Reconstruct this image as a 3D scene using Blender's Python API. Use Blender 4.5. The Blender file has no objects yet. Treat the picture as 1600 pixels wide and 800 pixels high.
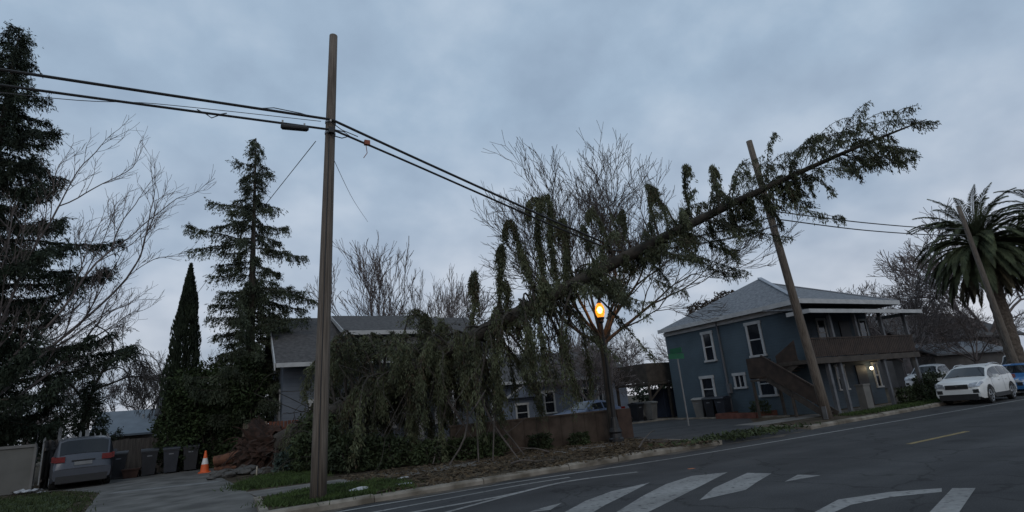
import bpy, math, random
import numpy as np
from mathutils import Vector, Matrix
R = math.radians
scene = bpy.context.scene
COL = scene.collection

# ------------------------------------------------------------------ camera, sky, sun, exposure
# world frame: X along the street (to the right), Y into the block, Z up; metres; block ground z = 0, road z = -0.12
F_PX, PITCH, ROLL, YAW, EYE = 839.0, R(15.4), R(5.0), R(28.5), 1.6
hd = Vector((math.sin(YAW), math.cos(YAW), 0)); zz = Vector((0, 0, 1)); r0 = Vector((math.cos(YAW), -math.sin(YAW), 0))
fw = hd*math.cos(PITCH) + zz*math.sin(PITCH); u0 = zz*math.cos(PITCH) - hd*math.sin(PITCH)
rt = r0*math.cos(ROLL) - u0*math.sin(ROLL); up = u0*math.cos(ROLL) + r0*math.sin(ROLL)
cd = bpy.data.cameras.new("camera"); cam = bpy.data.objects.new("camera", cd); COL.objects.link(cam)
cam.matrix_world = Matrix(((rt.x, up.x, -fw.x, 0), (rt.y, up.y, -fw.y, 0), (rt.z, up.z, -fw.z, EYE), (0, 0, 0, 1)))
cd.sensor_width = 36; cd.lens = 36*F_PX/1600; cd.clip_start = 0.1; cd.clip_end = 3000
scene.camera = cam
scene.view_settings.view_transform = 'Standard'; scene.view_settings.look = 'None'
scene.view_settings.gamma = 1; scene.view_settings.exposure = 0.0; scene.view_settings.use_curve_mapping = False
SUN_EL, SUN_AZ = R(14), R(200)         # dusk, behind thick cloud, behind the camera
w = bpy.data.worlds.new("World"); scene.world = w; w.use_nodes = True
nt = w.node_tree; N = nt.nodes; LK = nt.links; N.clear()
def nd(t, **k):
    n = N.new(t)
    for a, b in k.items(): setattr(n, a, b)
    return n
sky = nd('ShaderNodeTexSky', sky_type='NISHITA', sun_disc=False, sun_elevation=SUN_EL, sun_rotation=SUN_AZ, air_density=1.2, dust_density=1.0)
tc = nd('ShaderNodeTexCoord'); sp = nd('ShaderNodeSeparateXYZ'); LK.new(tc.outputs['Generated'], sp.inputs[0])
mx = nd('ShaderNodeMath', operation='MAXIMUM'); mx.inputs[1].default_value = 0.0; LK.new(sp.outputs[2], mx.inputs[0])
za = nd('ShaderNodeMath', operation='ADD'); za.inputs[1].default_value = 0.5; LK.new(mx.outputs[0], za.inputs[0])
dx = nd('ShaderNodeMath', operation='DIVIDE'); dy = nd('ShaderNodeMath', operation='DIVIDE')
LK.new(sp.outputs[0], dx.inputs[0]); LK.new(za.outputs[0], dx.inputs[1]); LK.new(sp.outputs[1], dy.inputs[0]); LK.new(za.outputs[0], dy.inputs[1])
cb = nd('ShaderNodeCombineXYZ'); LK.new(dx.outputs[0], cb.inputs[0]); LK.new(dy.outputs[0], cb.inputs[1])
n1 = nd('ShaderNodeTexNoise'); n1.inputs['Scale'].default_value = 5.2; n1.inputs['Detail'].default_value = 6; n1.inputs['Roughness'].default_value = .52; n1.inputs['Distortion'].default_value = .0
LK.new(cb.outputs[0], n1.inputs['Vector'])
rp = nd('ShaderNodeValToRGB'); LK.new(n1.outputs[0], rp.inputs[0])
e = rp.color_ramp.elements; e[0].position = .3; e[0].color = (.222, .292, .385, 1); e[1].position = .78; e[1].color = (.365, .44, .53, 1)
m = e.new(.5); m.color = (.265, .346, .445, 1)
# paler, greyer cloud deck towards the horizon
mr = nd('ShaderNodeMapRange'); mr.inputs[1].default_value = .0; mr.inputs[2].default_value = .5; mr.inputs[3].default_value = .85; mr.inputs[4].default_value = 0.; LK.new(sp.outputs[2], mr.inputs[0])
mx2 = nd('ShaderNodeMix', data_type='RGBA'); LK.new(mr.outputs[0], mx2.inputs[0]); LK.new(rp.outputs[0], mx2.inputs[6])
n2 = nd('ShaderNodeTexNoise'); n2.inputs['Scale'].default_value = 2.6; n2.inputs['Detail'].default_value = 4; LK.new(cb.outputs[0], n2.inputs['Vector'])
rp2 = nd('ShaderNodeValToRGB'); LK.new(n2.outputs[0], rp2.inputs[0])
e = rp2.color_ramp.elements; e[0].position = .34; e[0].color = (.245, .285, .365, 1); e[1].position = .64; e[1].color = (.50, .50, .545, 1)
LK.new(rp2.outputs[0], mx2.inputs[7])
gain = nd('ShaderNodeVectorMath', operation='SCALE'); gain.inputs[3].default_value = 14.2; LK.new(mx2.outputs[2], gain.inputs[0])
mx3 = nd('ShaderNodeMix', data_type='RGBA'); mx3.inputs[0].default_value = .92; LK.new(sky.outputs[0], mx3.inputs[6]); LK.new(gain.outputs[0], mx3.inputs[7])
bg = nd('ShaderNodeBackground'); bg.inputs[1].default_value = .1; LK.new(mx3.outputs[2], bg.inputs[0])
wo = nd('ShaderNodeOutputWorld'); LK.new(bg.outputs[0], wo.inputs[0])
sd = bpy.data.lights.new("sun", 'SUN'); sd.energy = .5; sd.angle = R(25); sd.color = (1, .93, .85)
so = bpy.data.objects.new("sun", sd); COL.objects.link(so)
sdir = Vector((math.sin(SUN_AZ)*math.cos(R(35)), math.cos(SUN_AZ)*math.cos(R(35)), math.sin(R(35))))
so.rotation_euler = sdir.to_track_quat('Z', 'Y').to_euler()

# ------------------------------------------------------------------ helpers
MAT = {}
def mat(name, c, rough=.85, var=.25, scale=6., bump=0., c2=None, metal=0., spec=.5, stretch=None, wave=None, detail=5):
    if name in MAT: return MAT[name]
    m = bpy.data.materials.new(name); m.use_nodes = True; t = m.node_tree; b = t.nodes['Principled BSDF']
    b.inputs['Roughness'].default_value = rough; b.inputs['Metallic'].default_value = metal; b.inputs['Specular IOR Level'].default_value = spec
    co = t.nodes.new('ShaderNodeTexCoord'); mp = t.nodes.new('ShaderNodeMapping'); t.links.new(co.outputs['Object'], mp.inputs[0])
    if stretch: mp.inputs['Scale'].default_value = stretch
    no = t.nodes.new('ShaderNodeTexNoise'); no.inputs['Scale'].default_value = scale; no.inputs['Detail'].default_value = detail
    t.links.new(mp.outputs[0], no.inputs['Vector'])
    ra = t.nodes.new('ShaderNodeValToRGB'); t.links.new(no.outputs[0], ra.inputs[0])
    k = c2 if c2 else tuple(min(1, v*(1+var)) for v in c); d = c if c2 else tuple(v*(1-var) for v in c)
    ra.color_ramp.elements[0].position = .34; ra.color_ramp.elements[1].position = .66
    ra.color_ramp.elements[0].color = (*d, 1); ra.color_ramp.elements[1].color = (*k, 1)
    t.links.new(ra.outputs[0], b.inputs['Base Color'])
    h = no.outputs[0]
    if wave:                       # boards: (axis, boards per metre)
        wv = t.nodes.new('ShaderNodeTexWave'); wv.bands_direction = wave[0]; wv.wave_profile = 'SAW'; wv.inputs['Scale'].default_value = wave[1]*math.pi/10
        t.links.new(co.outputs['Object'], wv.inputs['Vector']); h = wv.outputs['Fac']
        if len(wave) > 2:
            mm = t.nodes.new('ShaderNodeMix'); mm.data_type = 'RGBA'; mm.blend_type = 'MULTIPLY'; mm.inputs[0].default_value = wave[2]
            r2 = t.nodes.new('ShaderNodeValToRGB'); r2.color_ramp.elements[0].position = .0; r2.color_ramp.elements[0].color = (.15, .15, .15, 1)
            r2.color_ramp.elements[1].position = .12; r2.color_ramp.elements[1].color = (1, 1, 1, 1)
            t.links.new(wv.outputs['Fac'], r2.inputs[0]); t.links.new(ra.outputs[0], mm.inputs[6]); t.links.new(r2.outputs[0], mm.inputs[7]); t.links.new(mm.outputs[2], b.inputs['Base Color'])
    if bump:
        bu = t.nodes.new('ShaderNodeBump'); bu.inputs['Strength'].default_value = bump; bu.inputs['Distance'].default_value = .02
        t.links.new(h, bu.inputs['Height']); t.links.new(bu.outputs[0], b.inputs['Normal'])
    MAT[name] = m; return m
def emit(name, c, s):
    m = bpy.data.materials.new(name); m.use_nodes = True; b = m.node_tree.nodes['Principled BSDF']
    b.inputs['Base Color'].default_value = (*c, 1); b.inputs['Emission Color'].default_value = (*c, 1); b.inputs['Emission Strength'].default_value = s
    MAT[name] = m; return m
def foliage(name, c, var=.45, scale=1.1, trans=.15):
    m = mat(name, c, .75, var, scale, spec=.25, detail=3); b = m.node_tree.nodes['Principled BSDF']
    return m

class MB:
    """collects verts and faces of one mesh"""
    def __init__(s): s.V = []; s.F = []; s.n = 0
    def add(s, V, Fc):
        V = np.asarray(V, float).reshape(-1, 3); s.V.append(V); k = s.n
        s.F.extend([tuple(int(i)+k for i in f) for f in Fc]); s.n += len(V); return s
    def box(s, a, b):
        (x0, y0, z0), (x1, y1, z1) = a, b
        return s.add([(x0,y0,z0),(x1,y0,z0),(x1,y1,z0),(x0,y1,z0),(x0,y0,z1),(x1,y0,z1),(x1,y1,z1),(x0,y1,z1)],
                     [(0,3,2,1),(4,5,6,7),(0,1,5,4),(1,2,6,5),(2,3,7,6),(3,0,4,7)])
    def bar(s, p, q, wx, wz, upv=(0,0,1)):   # rectangular bar from p to q
        p = np.array(p, float); q = np.array(q, float); d = (q-p)/np.linalg.norm(q-p); u = np.array(upv, float)
        a = np.cross(d, u); a /= np.linalg.norm(a); c = np.cross(a, d); a *= wx/2; c *= wz/2
        return s.add([p-a-c, p+a-c, p+a+c, p-a+c, q-a-c, q+a-c, q+a+c, q-a+c], [(0,3,2,1),(4,5,6,7),(0,1,5,4),(1,2,6,5),(2,3,7,6),(3,0,4,7)])
    def tube(s, P, rad, k=8, caps=True):
        P = np.asarray(P, float); n = len(P); rad = np.broadcast_to(np.asarray(rad, float), (n,))
        T = np.gradient(P, axis=0); T /= np.linalg.norm(T, axis=1)[:, None]+1e-12
        ref = np.array([0, 0, 1.]) if abs(T[:, 2]).mean() < .8 else np.array([1., 0, 0])
        A = np.cross(T, ref); A /= np.linalg.norm(A, axis=1)[:, None]+1e-12; B = np.cross(T, A)
        th = np.linspace(0, 2*np.pi, k, endpoint=False)
        V = P[:, None] + rad[:, None, None]*(A[:, None]*np.cos(th)[None, :, None] + B[:, None]*np.sin(th)[None, :, None])
        Fc = [(i*k+j, i*k+(j+1) % k, (i+1)*k+(j+1) % k, (i+1)*k+j) for i in range(n-1) for j in range(k)]
        if caps: Fc += [tuple(range(k-1, -1, -1)), tuple(range((n-1)*k, n*k))]
        return s.add(V, Fc)
    def lathe(s, prof, c=(0, 0, 0), k=16):   # prof: (r, z)
        th = np.linspace(0, 2*np.pi, k, endpoint=False); n = len(prof)
        V = [(c[0]+r*math.cos(a), c[1]+r*math.sin(a), c[2]+z) for r, z in prof for a in th]
        Fc = [(i*k+j, i*k+(j+1) % k, (i+1)*k+(j+1) % k, (i+1)*k+j) for i in range(n-1) for j in range(k)]
        return s.add(V, Fc+[tuple(range(k-1, -1, -1)), tuple(range((n-1)*k, n*k))])
    def prism(s, poly, dvec):                # planar polygon extruded by dvec
        P = np.asarray(poly, float); d = np.asarray(dvec, float); n = len(P)
        return s.add(np.vstack([P, P+d]), [tuple(range(n-1, -1, -1)), tuple(range(n, 2*n))]+[(i, (i+1) % n, n+(i+1) % n, n+i) for i in range(n)])
    def quads(s, V4):
        V4 = np.asarray(V4, float).reshape(-1, 3); n = len(V4)//4
        return s.add(V4, np.arange(n*4).reshape(n, 4))
    def build(s, name, m, parent=None, origin=None, smooth=False):
        V = np.vstack(s.V)
        if parent is not None and origin is None: o0 = world_loc(parent)
        else: o0 = np.array(origin if origin is not None else (0, 0, 0), float)
        me = bpy.data.meshes.new(name); me.from_pydata((V-o0).tolist(), [], s.F); me.update()
        if smooth: me.polygons.foreach_set('use_smooth', [True]*len(me.polygons))
        me.materials.append(m)
        o = bpy.data.objects.new(name, me); COL.objects.link(o)
        if parent is not None: o.parent = parent
        elif origin is not None: o.location = origin
        return o
def world_loc(o):
    l = np.array(o.location, float)
    while o.parent: o = o.parent; l = l+np.array(o.location, float)
    return l
def tag(o, label, cat, group=None, kind=None):
    if label: o['label'] = label
    if cat: o['category'] = cat
    if group: o['group'] = group
    if kind: o['kind'] = kind
    return o
def thing(name, label, cat, loc, rz=0, group=None):
    o = bpy.data.objects.new(name, None); o.empty_display_size = .2; COL.objects.link(o); o.location = loc; o.rotation_euler = (0, 0, rz)
    return tag(o, label, cat, group)
def struct(o): o['kind'] = 'structure'; return o
def dup(root, loc, rz=None, label=None, group=None, scale=None):
    def cp(o, par):
        c = o.copy(); COL.objects.link(c)
        if par: c.parent = par
        for ch in list(o.children): cp(ch, c)
        return c
    r = cp(root, None); r.location = loc
    if rz is not None: r.rotation_euler = (0, 0, rz)
    if scale: r.scale = (scale,)*3 if not isinstance(scale, tuple) else scale
    if label: r['label'] = label
    if group: r['group'] = group
    return r
def unit(v):
    v = np.asarray(v, float); return v/(np.linalg.norm(v, axis=-1, keepdims=True)+1e-12)
def leaves(P, D, size, asp, spread, rng, jit=.3):
    """diamond leaves/needle clumps at P pointing roughly along D"""
    n = len(P); d = unit(unit(D)+rng.normal(size=(n, 3))*spread); wv = unit(np.cross(d, rng.normal(size=(n, 3))))
    L = size*(1+rng.uniform(-jit, jit, size=(n, 1)))/2; W = L*asp
    return np.stack([P-d*L, P+wv*W, P+d*L, P-wv*W], 1).reshape(-1, 3)
def smooth_line(P, n):
    P = np.asarray(P, float); t = np.linspace(0, 1, len(P)); tt = np.linspace(0, 1, n)
    # Catmull-Rom
    out = []
    for x in tt:
        f = x*(len(P)-1); i = min(int(f), len(P)-2); u = f-i
        p0 = P[max(i-1, 0)]; p1 = P[i]; p2 = P[i+1]; p3 = P[min(i+2, len(P)-1)]
        out.append(.5*((2*p1)+(-p0+p2)*u+(2*p0-5*p1+4*p2-p3)*u*u+(-p0+3*p1-3*p2+p3)*u**3))
    return np.array(out)

# ------------------------------------------------------------------ materials
asphalt = mat('asphalt', (.046,.047,.049), .95, .16, 1.1, .25, spec=.2, c2=(.060,.061,.062))
def road_wear(m, chip=False):
    t = m.node_tree; b = t.nodes['Principled BSDF']; src = b.inputs['Base Color'].links[0].from_socket; co = t.nodes.new('ShaderNodeTexCoord')
    def noise(sc, stretch, det=4):
        mp = t.nodes.new('ShaderNodeMapping'); mp.inputs['Scale'].default_value = stretch; t.links.new(co.outputs['Object'], mp.inputs[0]); n = t.nodes.new('ShaderNodeTexNoise'); n.inputs['Scale'].default_value = sc; n.inputs['Detail'].default_value = det; t.links.new(mp.outputs[0], n.inputs['Vector']); return n.outputs[0]
    def ramp(sock, p0, c0, p1, c1):
        r = t.nodes.new('ShaderNodeValToRGB'); t.links.new(sock, r.inputs[0]); q = r.color_ramp.elements; q[0].position = p0; q[0].color = (c0, c0, c0, 1); q[1].position = p1; q[1].color = (c1, c1, c1, 1); return r.outputs[0]
    def mul(a, c, f=1.):
        x = t.nodes.new('ShaderNodeMix'); x.data_type = 'RGBA'; x.blend_type = 'MULTIPLY'; x.inputs[0].default_value = f; t.links.new(a, x.inputs[6]); t.links.new(c, x.inputs[7]); return x.outputs[2]
    if chip:      # worn-through paint: asphalt shows in small chips
        x = t.nodes.new('ShaderNodeMix'); x.data_type = 'RGBA'; x.inputs[6].default_value = (.05, .05, .05, 1); t.links.new(src, x.inputs[7]); t.links.new(ramp(noise(9, (1, 1, 1), 10), .30, .25, .44, 1), x.inputs[0]); out = x.outputs[2]
        out = mul(out, ramp(noise(.9, (.35, 1.4, 1)), .35, .7, .65, 1.05))
    else:
        out = mul(src, ramp(noise(.55, (.12, 1.6, 1)), .36, .72, .66, 1.12))          # tyre tracks along the street
        out = mul(out, ramp(noise(60, (1, 1, 1), 2), .3, .7, .7, 1.25))                 # aggregate
        vo = t.nodes.new('ShaderNodeTexVoronoi'); vo.feature = 'DISTANCE_TO_EDGE'; vo.inputs['Scale'].default_value = .33
        mp = t.nodes.new('ShaderNodeMapping'); no = t.nodes.new('ShaderNodeTexNoise'); no.inputs['Scale'].default_value = 1.4; no.inputs['Detail'].default_value = 6; ad = t.nodes.new('ShaderNodeVectorMath'); ad.operation = 'ADD'; t.links.new(co.outputs['Object'], ad.inputs[0]); sc_ = t.nodes.new('ShaderNodeVectorMath'); sc_.operation = 'SCALE'; sc_.inputs[3].default_value = .9; t.links.new(no.outputs['Color'], sc_.inputs[0]); t.links.new(co.outputs['Object'], no.inputs['Vector']); t.links.new(sc_.outputs[0], ad.inputs[1]); t.links.new(ad.outputs[0], vo.inputs['Vector'])
        out = mul(out, ramp(vo.outputs['Distance'], .0, .45, .012, 1.0), .8)             # cracks
        out = mul(out, ramp(noise(.8, (1, 1, 1), 3), .30, .62, .36, 1.0), .6)            # oil and tar spots
    t.links.new(out, b.inputs['Base Color'])
road_wear(asphalt)
paint = mat('road_paint', (.23,.23,.225), .9, .3, 14, c2=(.29,.29,.28), spec=.2)
road_wear(paint, True)
ypaint = mat('yellow_paint', (.20,.15,.06), .9, .3, 8)
soil = mat('soil', (.030,.024,.017), .98, .4, 1.7, .7, c2=(.085,.068,.048), spec=.1, detail=10)
concrete = mat('concrete', (.10,.095,.088), .95, .3, 1.6, .2, c2=(.19,.18,.165), spec=.2)
drivem = mat('driveway_concrete', (.078,.075,.07), .95, .25, 1.3, .3, c2=(.155,.15,.14), spec=.2, detail=10)
kerbm = mat('kerb_concrete', (.11,.095,.075), .95, .35, 2.2, .3, c2=(.25,.225,.19), spec=.2)
grassm = foliage('grass', (.040,.064,.018), .55, 3)
woodpole = mat('pole_wood', (.065,.05,.039), .9, .25, 5, .6, c2=(.165,.138,.113), stretch=(9,9,.22), detail=9)
bark = mat('bark', (.028,.023,.018), .95, .4, 4, .6, c2=(.07,.058,.046), stretch=(3,3,.6))
barkf = mat('fallen_bark', (.024,.021,.017), .95, .4, 5, .7, c2=(.062,.052,.042))
twigm = mat('twig_bark', (.075,.064,.057), .95, .3, 3)
twigpale = mat('pale_twig_bark', (.12,.10,.095), .95, .3, 3)
needle_f = foliage('fallen_needles', (.066,.074,.040), .55, .9)
needle_d = foliage('dark_needles', (.024,.034,.021), .5, .9)
needle_r = foliage('redwood_needles', (.042,.052,.031), .55, 1.0)
ivy = foliage('ivy_leaves', (.026,.040,.015), .55, .9)
cyp = foliage('cypress_leaves', (.019,.028,.016), .4, 1.6)
bushm = foliage('shrub_leaves', (.040,.055,.024), .5, 1.3)
agavem = foliage('pale_shrub_leaves', (.05,.075,.062), .4, 1.5)
palmm = foliage('palm_fronds', (.062,.074,.038), .5, 1.2)
palmdry = foliage('dry_palm_fronds', (.075,.062,.036), .4, 1.2)
cable = mat('cable_black', (.012,.012,.013), .6, .2, 4)
metal = mat('grey_metal', (.22,.22,.22), .45, .15, 4, metal=.7)
blackmetal = mat('black_iron', (.012,.012,.013), .5, .2, 4)
white = mat('white_trim', (.38,.385,.385), .6, .12, 2.5)
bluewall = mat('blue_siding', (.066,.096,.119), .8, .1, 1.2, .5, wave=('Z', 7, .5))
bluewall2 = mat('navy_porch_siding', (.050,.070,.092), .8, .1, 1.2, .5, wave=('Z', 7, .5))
greywall = mat('grey_blue_siding', (.12,.14,.17), .8, .1, 1.5, .4, wave=('Z', 6, .4))
slatewall = mat('slate_siding', (.13,.155,.20), .8, .1, 1.5, .4, wave=('Z', 6, .4))
shingle = mat('grey_shingles', (.042,.040,.040), .95, .25, 7, .5, c2=(.085,.081,.080), detail=9)
shingle2 = mat('pale_grey_shingles', (.10,.108,.12), .9, .2, 7, .5, c2=(.185,.195,.21), detail=9)
deckwood = mat('deck_wood', (.026,.018,.014), .85, .3, 3, .3, c2=(.05,.033,.025), wave=('X', 8, .8))
stairwood = mat('stair_wood', (.034,.028,.023), .85, .3, 3, .3, c2=(.062,.051,.042))
postwood = mat('post_paint', (.10,.105,.115), .8, .2, 3)
fencewood = mat('weathered_fence', (.032,.028,.026), .95, .4, 3, .4, c2=(.07,.062,.056), stretch=(4,4,.5), wave=('X', 6.5, .8))
redwood = mat('red_stained_wood', (.10,.036,.022), .85, .4, 4, .3, c2=(.17,.065,.04), wave=('X', 7, .8))
tanwood = mat('tan_fence_wood', (.10,.075,.055), .9, .3, 3, .3, c2=(.17,.13,.10), wave=('Y', 7, .7))
brownwall = mat('brown_garden_wall', (.055,.04,.03), .95, .4, 2.5, .3, c2=(.105,.078,.06), wave=('X', 2, .5))
glass = mat('window_glass', (.012,.014,.018), .08, .3, 1.2, spec=.6)
glasscar = mat('car_glass', (.010,.012,.015), .06, .1, 1, spec=.42)
brick = mat('red_brick', (.09,.042,.03), .95, .35, 14, .4, c2=(.16,.08,.06))
binm = mat('bin_plastic', (.013,.014,.018), .5, .2, 3)
rubber = mat('tyre_rubber', (.012,.012,.012), .85, .2, 6)
rimm = mat('alloy_rim', (.30,.31,.32), .35, .1, 4, metal=.8)
carblack = mat('black_trim', (.014,.014,.015), .6, .1, 4)
redlens = mat('red_lens', (.13,.010,.010), .15, .2, 6)
clearlens = mat('clear_lens', (.35,.37,.40), .1, .3, 8, metal=.3)
chrome = mat('chrome', (.5,.5,.5), .15, .05, 4, metal=1)
plate = mat('licence_plate', (.16,.165,.17), .5, .08, 6)
dirtm = mat('root_soil', (.016,.009,.006), .98, .5, 7, .9, c2=(.050,.024,.016), detail=8)
orangewood = mat('fresh_cut_wood', (.17,.06,.03), .8, .3, 5, c2=(.27,.11,.06))
conem = mat('cone_orange', (.62,.10,.02), .6, .12, 5)
conew = mat('cone_white', (.6,.58,.56), .5, .1, 5)
greensign = mat('sign_green', (.012,.12,.055), .5, .1, 5)
whiteplastic = mat('white_plastic', (.36,.37,.39), .5, .08, 9)

# ------------------------------------------------------------------ ground, road, pavements, markings
rng = np.random.default_rng(7)
def kerbY(x): return 12.05+.04*np.clip(x, -60, 18)+.09*np.clip(np.asarray(x, float)-18, 0, 22)
def sheet(name, poly, z, m, n=1):
    b = MB(); b.add([(x, y, z) if not np.ndim(z) else (x, y, zz_) for (x, y), zz_ in zip(poly, np.broadcast_to(z, len(poly)))], [tuple(range(len(poly)))])
    return b.build(name, m)
g = MB()
def gq(x0, x1, y0, y1):
    if y0 is None:
        xs = np.unique(np.r_[x0, x1, np.linspace(max(x0, -60), min(x1, 60), 30)])
        for a, b_ in zip(xs[:-1], xs[1:]): g.add([(a, kerbY(a)+.16, 0), (b_, kerbY(b_)+.16, 0), (b_, y1, 0), (a, y1, 0)], [(0,1,2,3)])
    else: g.add([(x0, y0, 0), (x1, y0, 0), (x1, y1, 0), (x0, y1, 0)], [(0,1,2,3)])
YM = 15.0
gq(-400, -2.6, None, YM); gq(.75, 13.5, None, YM); gq(18.2, 400, None, YM); gq(-400, 400, YM, 900)
struct(g.build('ground', soil))
struct(sheet('ground', [(-400, -300), (400, -300), (400, -7), (-400, -7)], -.1, soil))
struct(sheet('road', [(-400, -7), (400, -7), (400, 14.6), (-400, 14.6)], -.12, asphalt))
# driveway: sloping apron then slab, and the pavement crossing it
b = MB(); b.add([(-2.6, kerbY(-2.6)-.05, -.114), (.75, kerbY(.75)-.05, -.114), (.75, YM, .006), (-2.6, YM, .006)], [(0,1,2,3)])
b.add([(-2.6, YM, .006), (.75, YM, .006), (.35, 19.5, .006), (-.1, 23.5, .006), (.3, 28.2, .006), (-1.5, 30.2, .006), (-6.2, 30.2, .006), (-6.0, 26.2, .006), (-4.9, 25.6, .006), (-3.4, 22.5, .006)], [tuple(range(10))])
struct(b.build('driveway', drivem))
b = MB(); b.add([(-3.05, 21.55, .010), (-.15, 20.75, .010), (.05, 21.25, .010), (-2.9, 22.0, .010)], [(0,1,2,3)])
struct(b.build('driveway_joint', mat('pale_concrete', (.16,.16,.155), .9, .2, 3)))
struct(sheet('pavement', [(.8, 15.05), (13.3, 15.25), (13.3, 16.5), (.6, 16.55)], .005, concrete))
struct(sheet('pavement', [(-40, 15.05), (-2.7, 15.05), (-2.9, 16.55), (-40, 16.55)], .005, concrete))
struct(sheet('pavement', [(18.6, 15.15), (44, 16.2), (44, 17.4), (18.6, 16.5)], .005, concrete))
# side street apron + surface
b = MB(); b.add([(13.5, kerbY(13.5)-.05, -.114), (18.2, kerbY(18.2)-.05, -.114), (18.2, YM, .004), (13.5, YM, .004)], [(0,1,2,3)])
b.add([(13.5, YM, .004), (18.2, YM, .004), (20.6, 17.2, .004), (22.6, 19, .004), (22.6, 60, .004), (13.9, 60, .004)], [tuple(range(6))])
struct(b.build('side_street', asphalt))
b = MB(); b.box((22.6, 17.0, 0), (22.9, 26, .07)); b.box((16.0, 24.6, .0), (22.6, 24.9, .07)); struct(b.build('kerb', kerbm))
def kerb_run(x0, x1, seed):
    rr = np.random.default_rng(seed); b = MB(); x = x0
    while x < x1:
        L = min(rr.uniform(1.6, 2.6), x1-x); h = .012+rr.uniform(-.012, .022); o_ = rr.uniform(-.02, .02)
        xa, xb = x, x+L-.02
        ya, yb = kerbY(xa)+o_, kerbY(xb)+o_
        prof = [(0, -.16), (.0, h-.05), (.035, h-.012), (.07, h), (.2, h), (.2, -.16)]
        b.add([(xa, ya+p, q) for p, q in prof]+[(xb, yb+p, q) for p, q in prof],
              [(0,1,2,3,4,5), tuple(range(11, 5, -1))]+[(i, 6+i, 6+(i+1) % 6, (i+1) % 6) for i in range(6)])
        x += L
    return struct(b.build('kerb', kerbm))
kerb_run(.75, 13.5, 1); kerb_run(18.2, 90, 2); kerb_run(-60, -2.6, 3)
b = MB()
for x in (.70, -2.74, 13.38, 18.12):
    b = MB(); b.box((x, float(kerbY(x))-.03, -.2), (x+.16, 15.04, .014)); struct(b.build('kerb', kerbm))
# gutter dirt strip
b = MB(); xs = np.linspace(.5, 18, 60)
for a, c in zip(xs[:-1], xs[1:]):
    wa = .28+.16*math.sin(a*1.7)+.1*math.sin(a*4.1); wc = .28+.16*math.sin(c*1.7)+.1*math.sin(c*4.1)
    b.add([(a, kerbY(a)-wa, -.115), (c, kerbY(c)-wc, -.115), (c, kerbY(c)+.01, -.115), (a, kerbY(a)+.01, -.115)], [(0,1,2,3)])
struct(b.build('gutter', mat('gutter_silt', (.04,.033,.026), .98, .4, 3, c2=(.085,.07,.055))))
K = 1.075
def mark(poly, m=paint, z=-.116, name='road_marking'):
    return struct(sheet(name, [(x*K, y*K) for x, y in poly], z, m))
mark([(4.16,7.88),(4.49,7.75),(4.91,8.09),(4.53,8.02)])
mark([(4.52,7.41),(4.79,7.06),(5.21,7.34),(6.14,7.87),(7.03,8.39),(6.03,8.25),(5.24,7.9)])
mark([(5.0,6.79),(5.27,6.43),(6.31,6.91),(7.37,7.4),(8.62,7.99),(7.95,8.27),(7.03,7.98),(6.07,7.46)])
mark([(6.3,6.47),(7.31,6.48),(8.07,6.85),(8.85,7.19),(8.72,7.61),(7.18,7.01)])
mark([(8.22,6.46),(9.03,6.36),(8.93,6.72)])
mark([(6.53,4.8),(6.66,4.63),(7.17,4.72),(7.87,4.61),(8.51,4.31),(8.77,4.43),(8.19,4.8),(7.37,5.02)])
mark([(7.25,3.86),(7.42,3.64),(8.97,4.12),(8.83,4.33)])
def line(pts, wd, m=paint, z=-.1155):
    P = smooth_line([(x*K, y*K, z) for x, y in pts], 24); T = unit(np.gradient(P, axis=0)); A = np.stack([-T[:,1], T[:,0], T[:,2]*0], 1)*wd/2
    b = MB()
    for i in range(len(P)-1): b.add([P[i]-A[i], P[i+1]-A[i+1], P[i+1]+A[i+1], P[i]+A[i]], [(0,1,2,3)])
    return struct(b.build('road_marking', m))
line([(1.6,10.15),(3.92,10.36),(5.42,10.5),(6.6,10.45)], .11)
line([(2.1,9.55),(4.56,9.62),(6.22,9.98),(7.82,9.68)], .14, z=-.1145)
line([(3.2,9.0),(4.81,9.6),(5.84,9.95)], .12, z=-.1135)
line([(1.5,10.85),(5.22,10.98),(7.18,10.86),(10.76,10.66),(20,10.75),(34,11.0)], .12, z=-.1125)
line([(13.61,7.30),(16.46,7.38)], .14, ypaint)
line([(24.6,7.6),(27.5,7.75)], .14, ypaint)
line([(8.6,9.0),(8.75,8.98)], .11, mat('orange_marking', (.35,.12,.05), .9, .2, 5))

# grass patches
def grass(poly, n, h, name, seed, m=grassm):
    rr = np.random.default_rng(seed); poly = np.array(poly, float); mn, mx_ = poly.min(0), poly.max(0); pts = []
    def inside(p):
        c = False; j = len(poly)-1
        for i in range(len(poly)):
            if (poly[i,1] > p[1]) != (poly[j,1] > p[1]) and p[0] < (poly[j,0]-poly[i,0])*(p[1]-poly[i,1])/(poly[j,1]-poly[i,1])+poly[i,0]: c = not c
            j = i
        return c
    while len(pts) < n:
        p = mn+rr.random(2)*(mx_-mn)
        if inside(p) and (math.sin(p[0]*3.1+seed)*math.sin(p[1]*2.7)+rr.random()*1.7 > .35): pts.append((*p, .0))
    P = np.array(pts); D = unit(np.stack([rr.normal(size=n)*.5, rr.normal(size=n)*.5, np.ones(n)], 1)); L = h*rr.uniform(.5, 1.3, (n, 1)); Wv = unit(np.cross(D, rr.normal(size=(n, 3))))*.012
    P[:, :2] += rr.normal(size=(n, 2))*np.where(rr.random((n, 1)) < .25, .22, .05); P[:, 2] = .004
    b = MB(); b.quads(np.stack([P-Wv, P+Wv, P+D*L+Wv*.3, P+D*L-Wv*.3], 1))
    pc = poly.mean(0); b.add([(x, y, .008) for x, y in pc+(poly-pc)*.86], [tuple(range(len(poly)))])
    return tag(b.build(name, m), None, None, kind='stuff')
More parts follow.
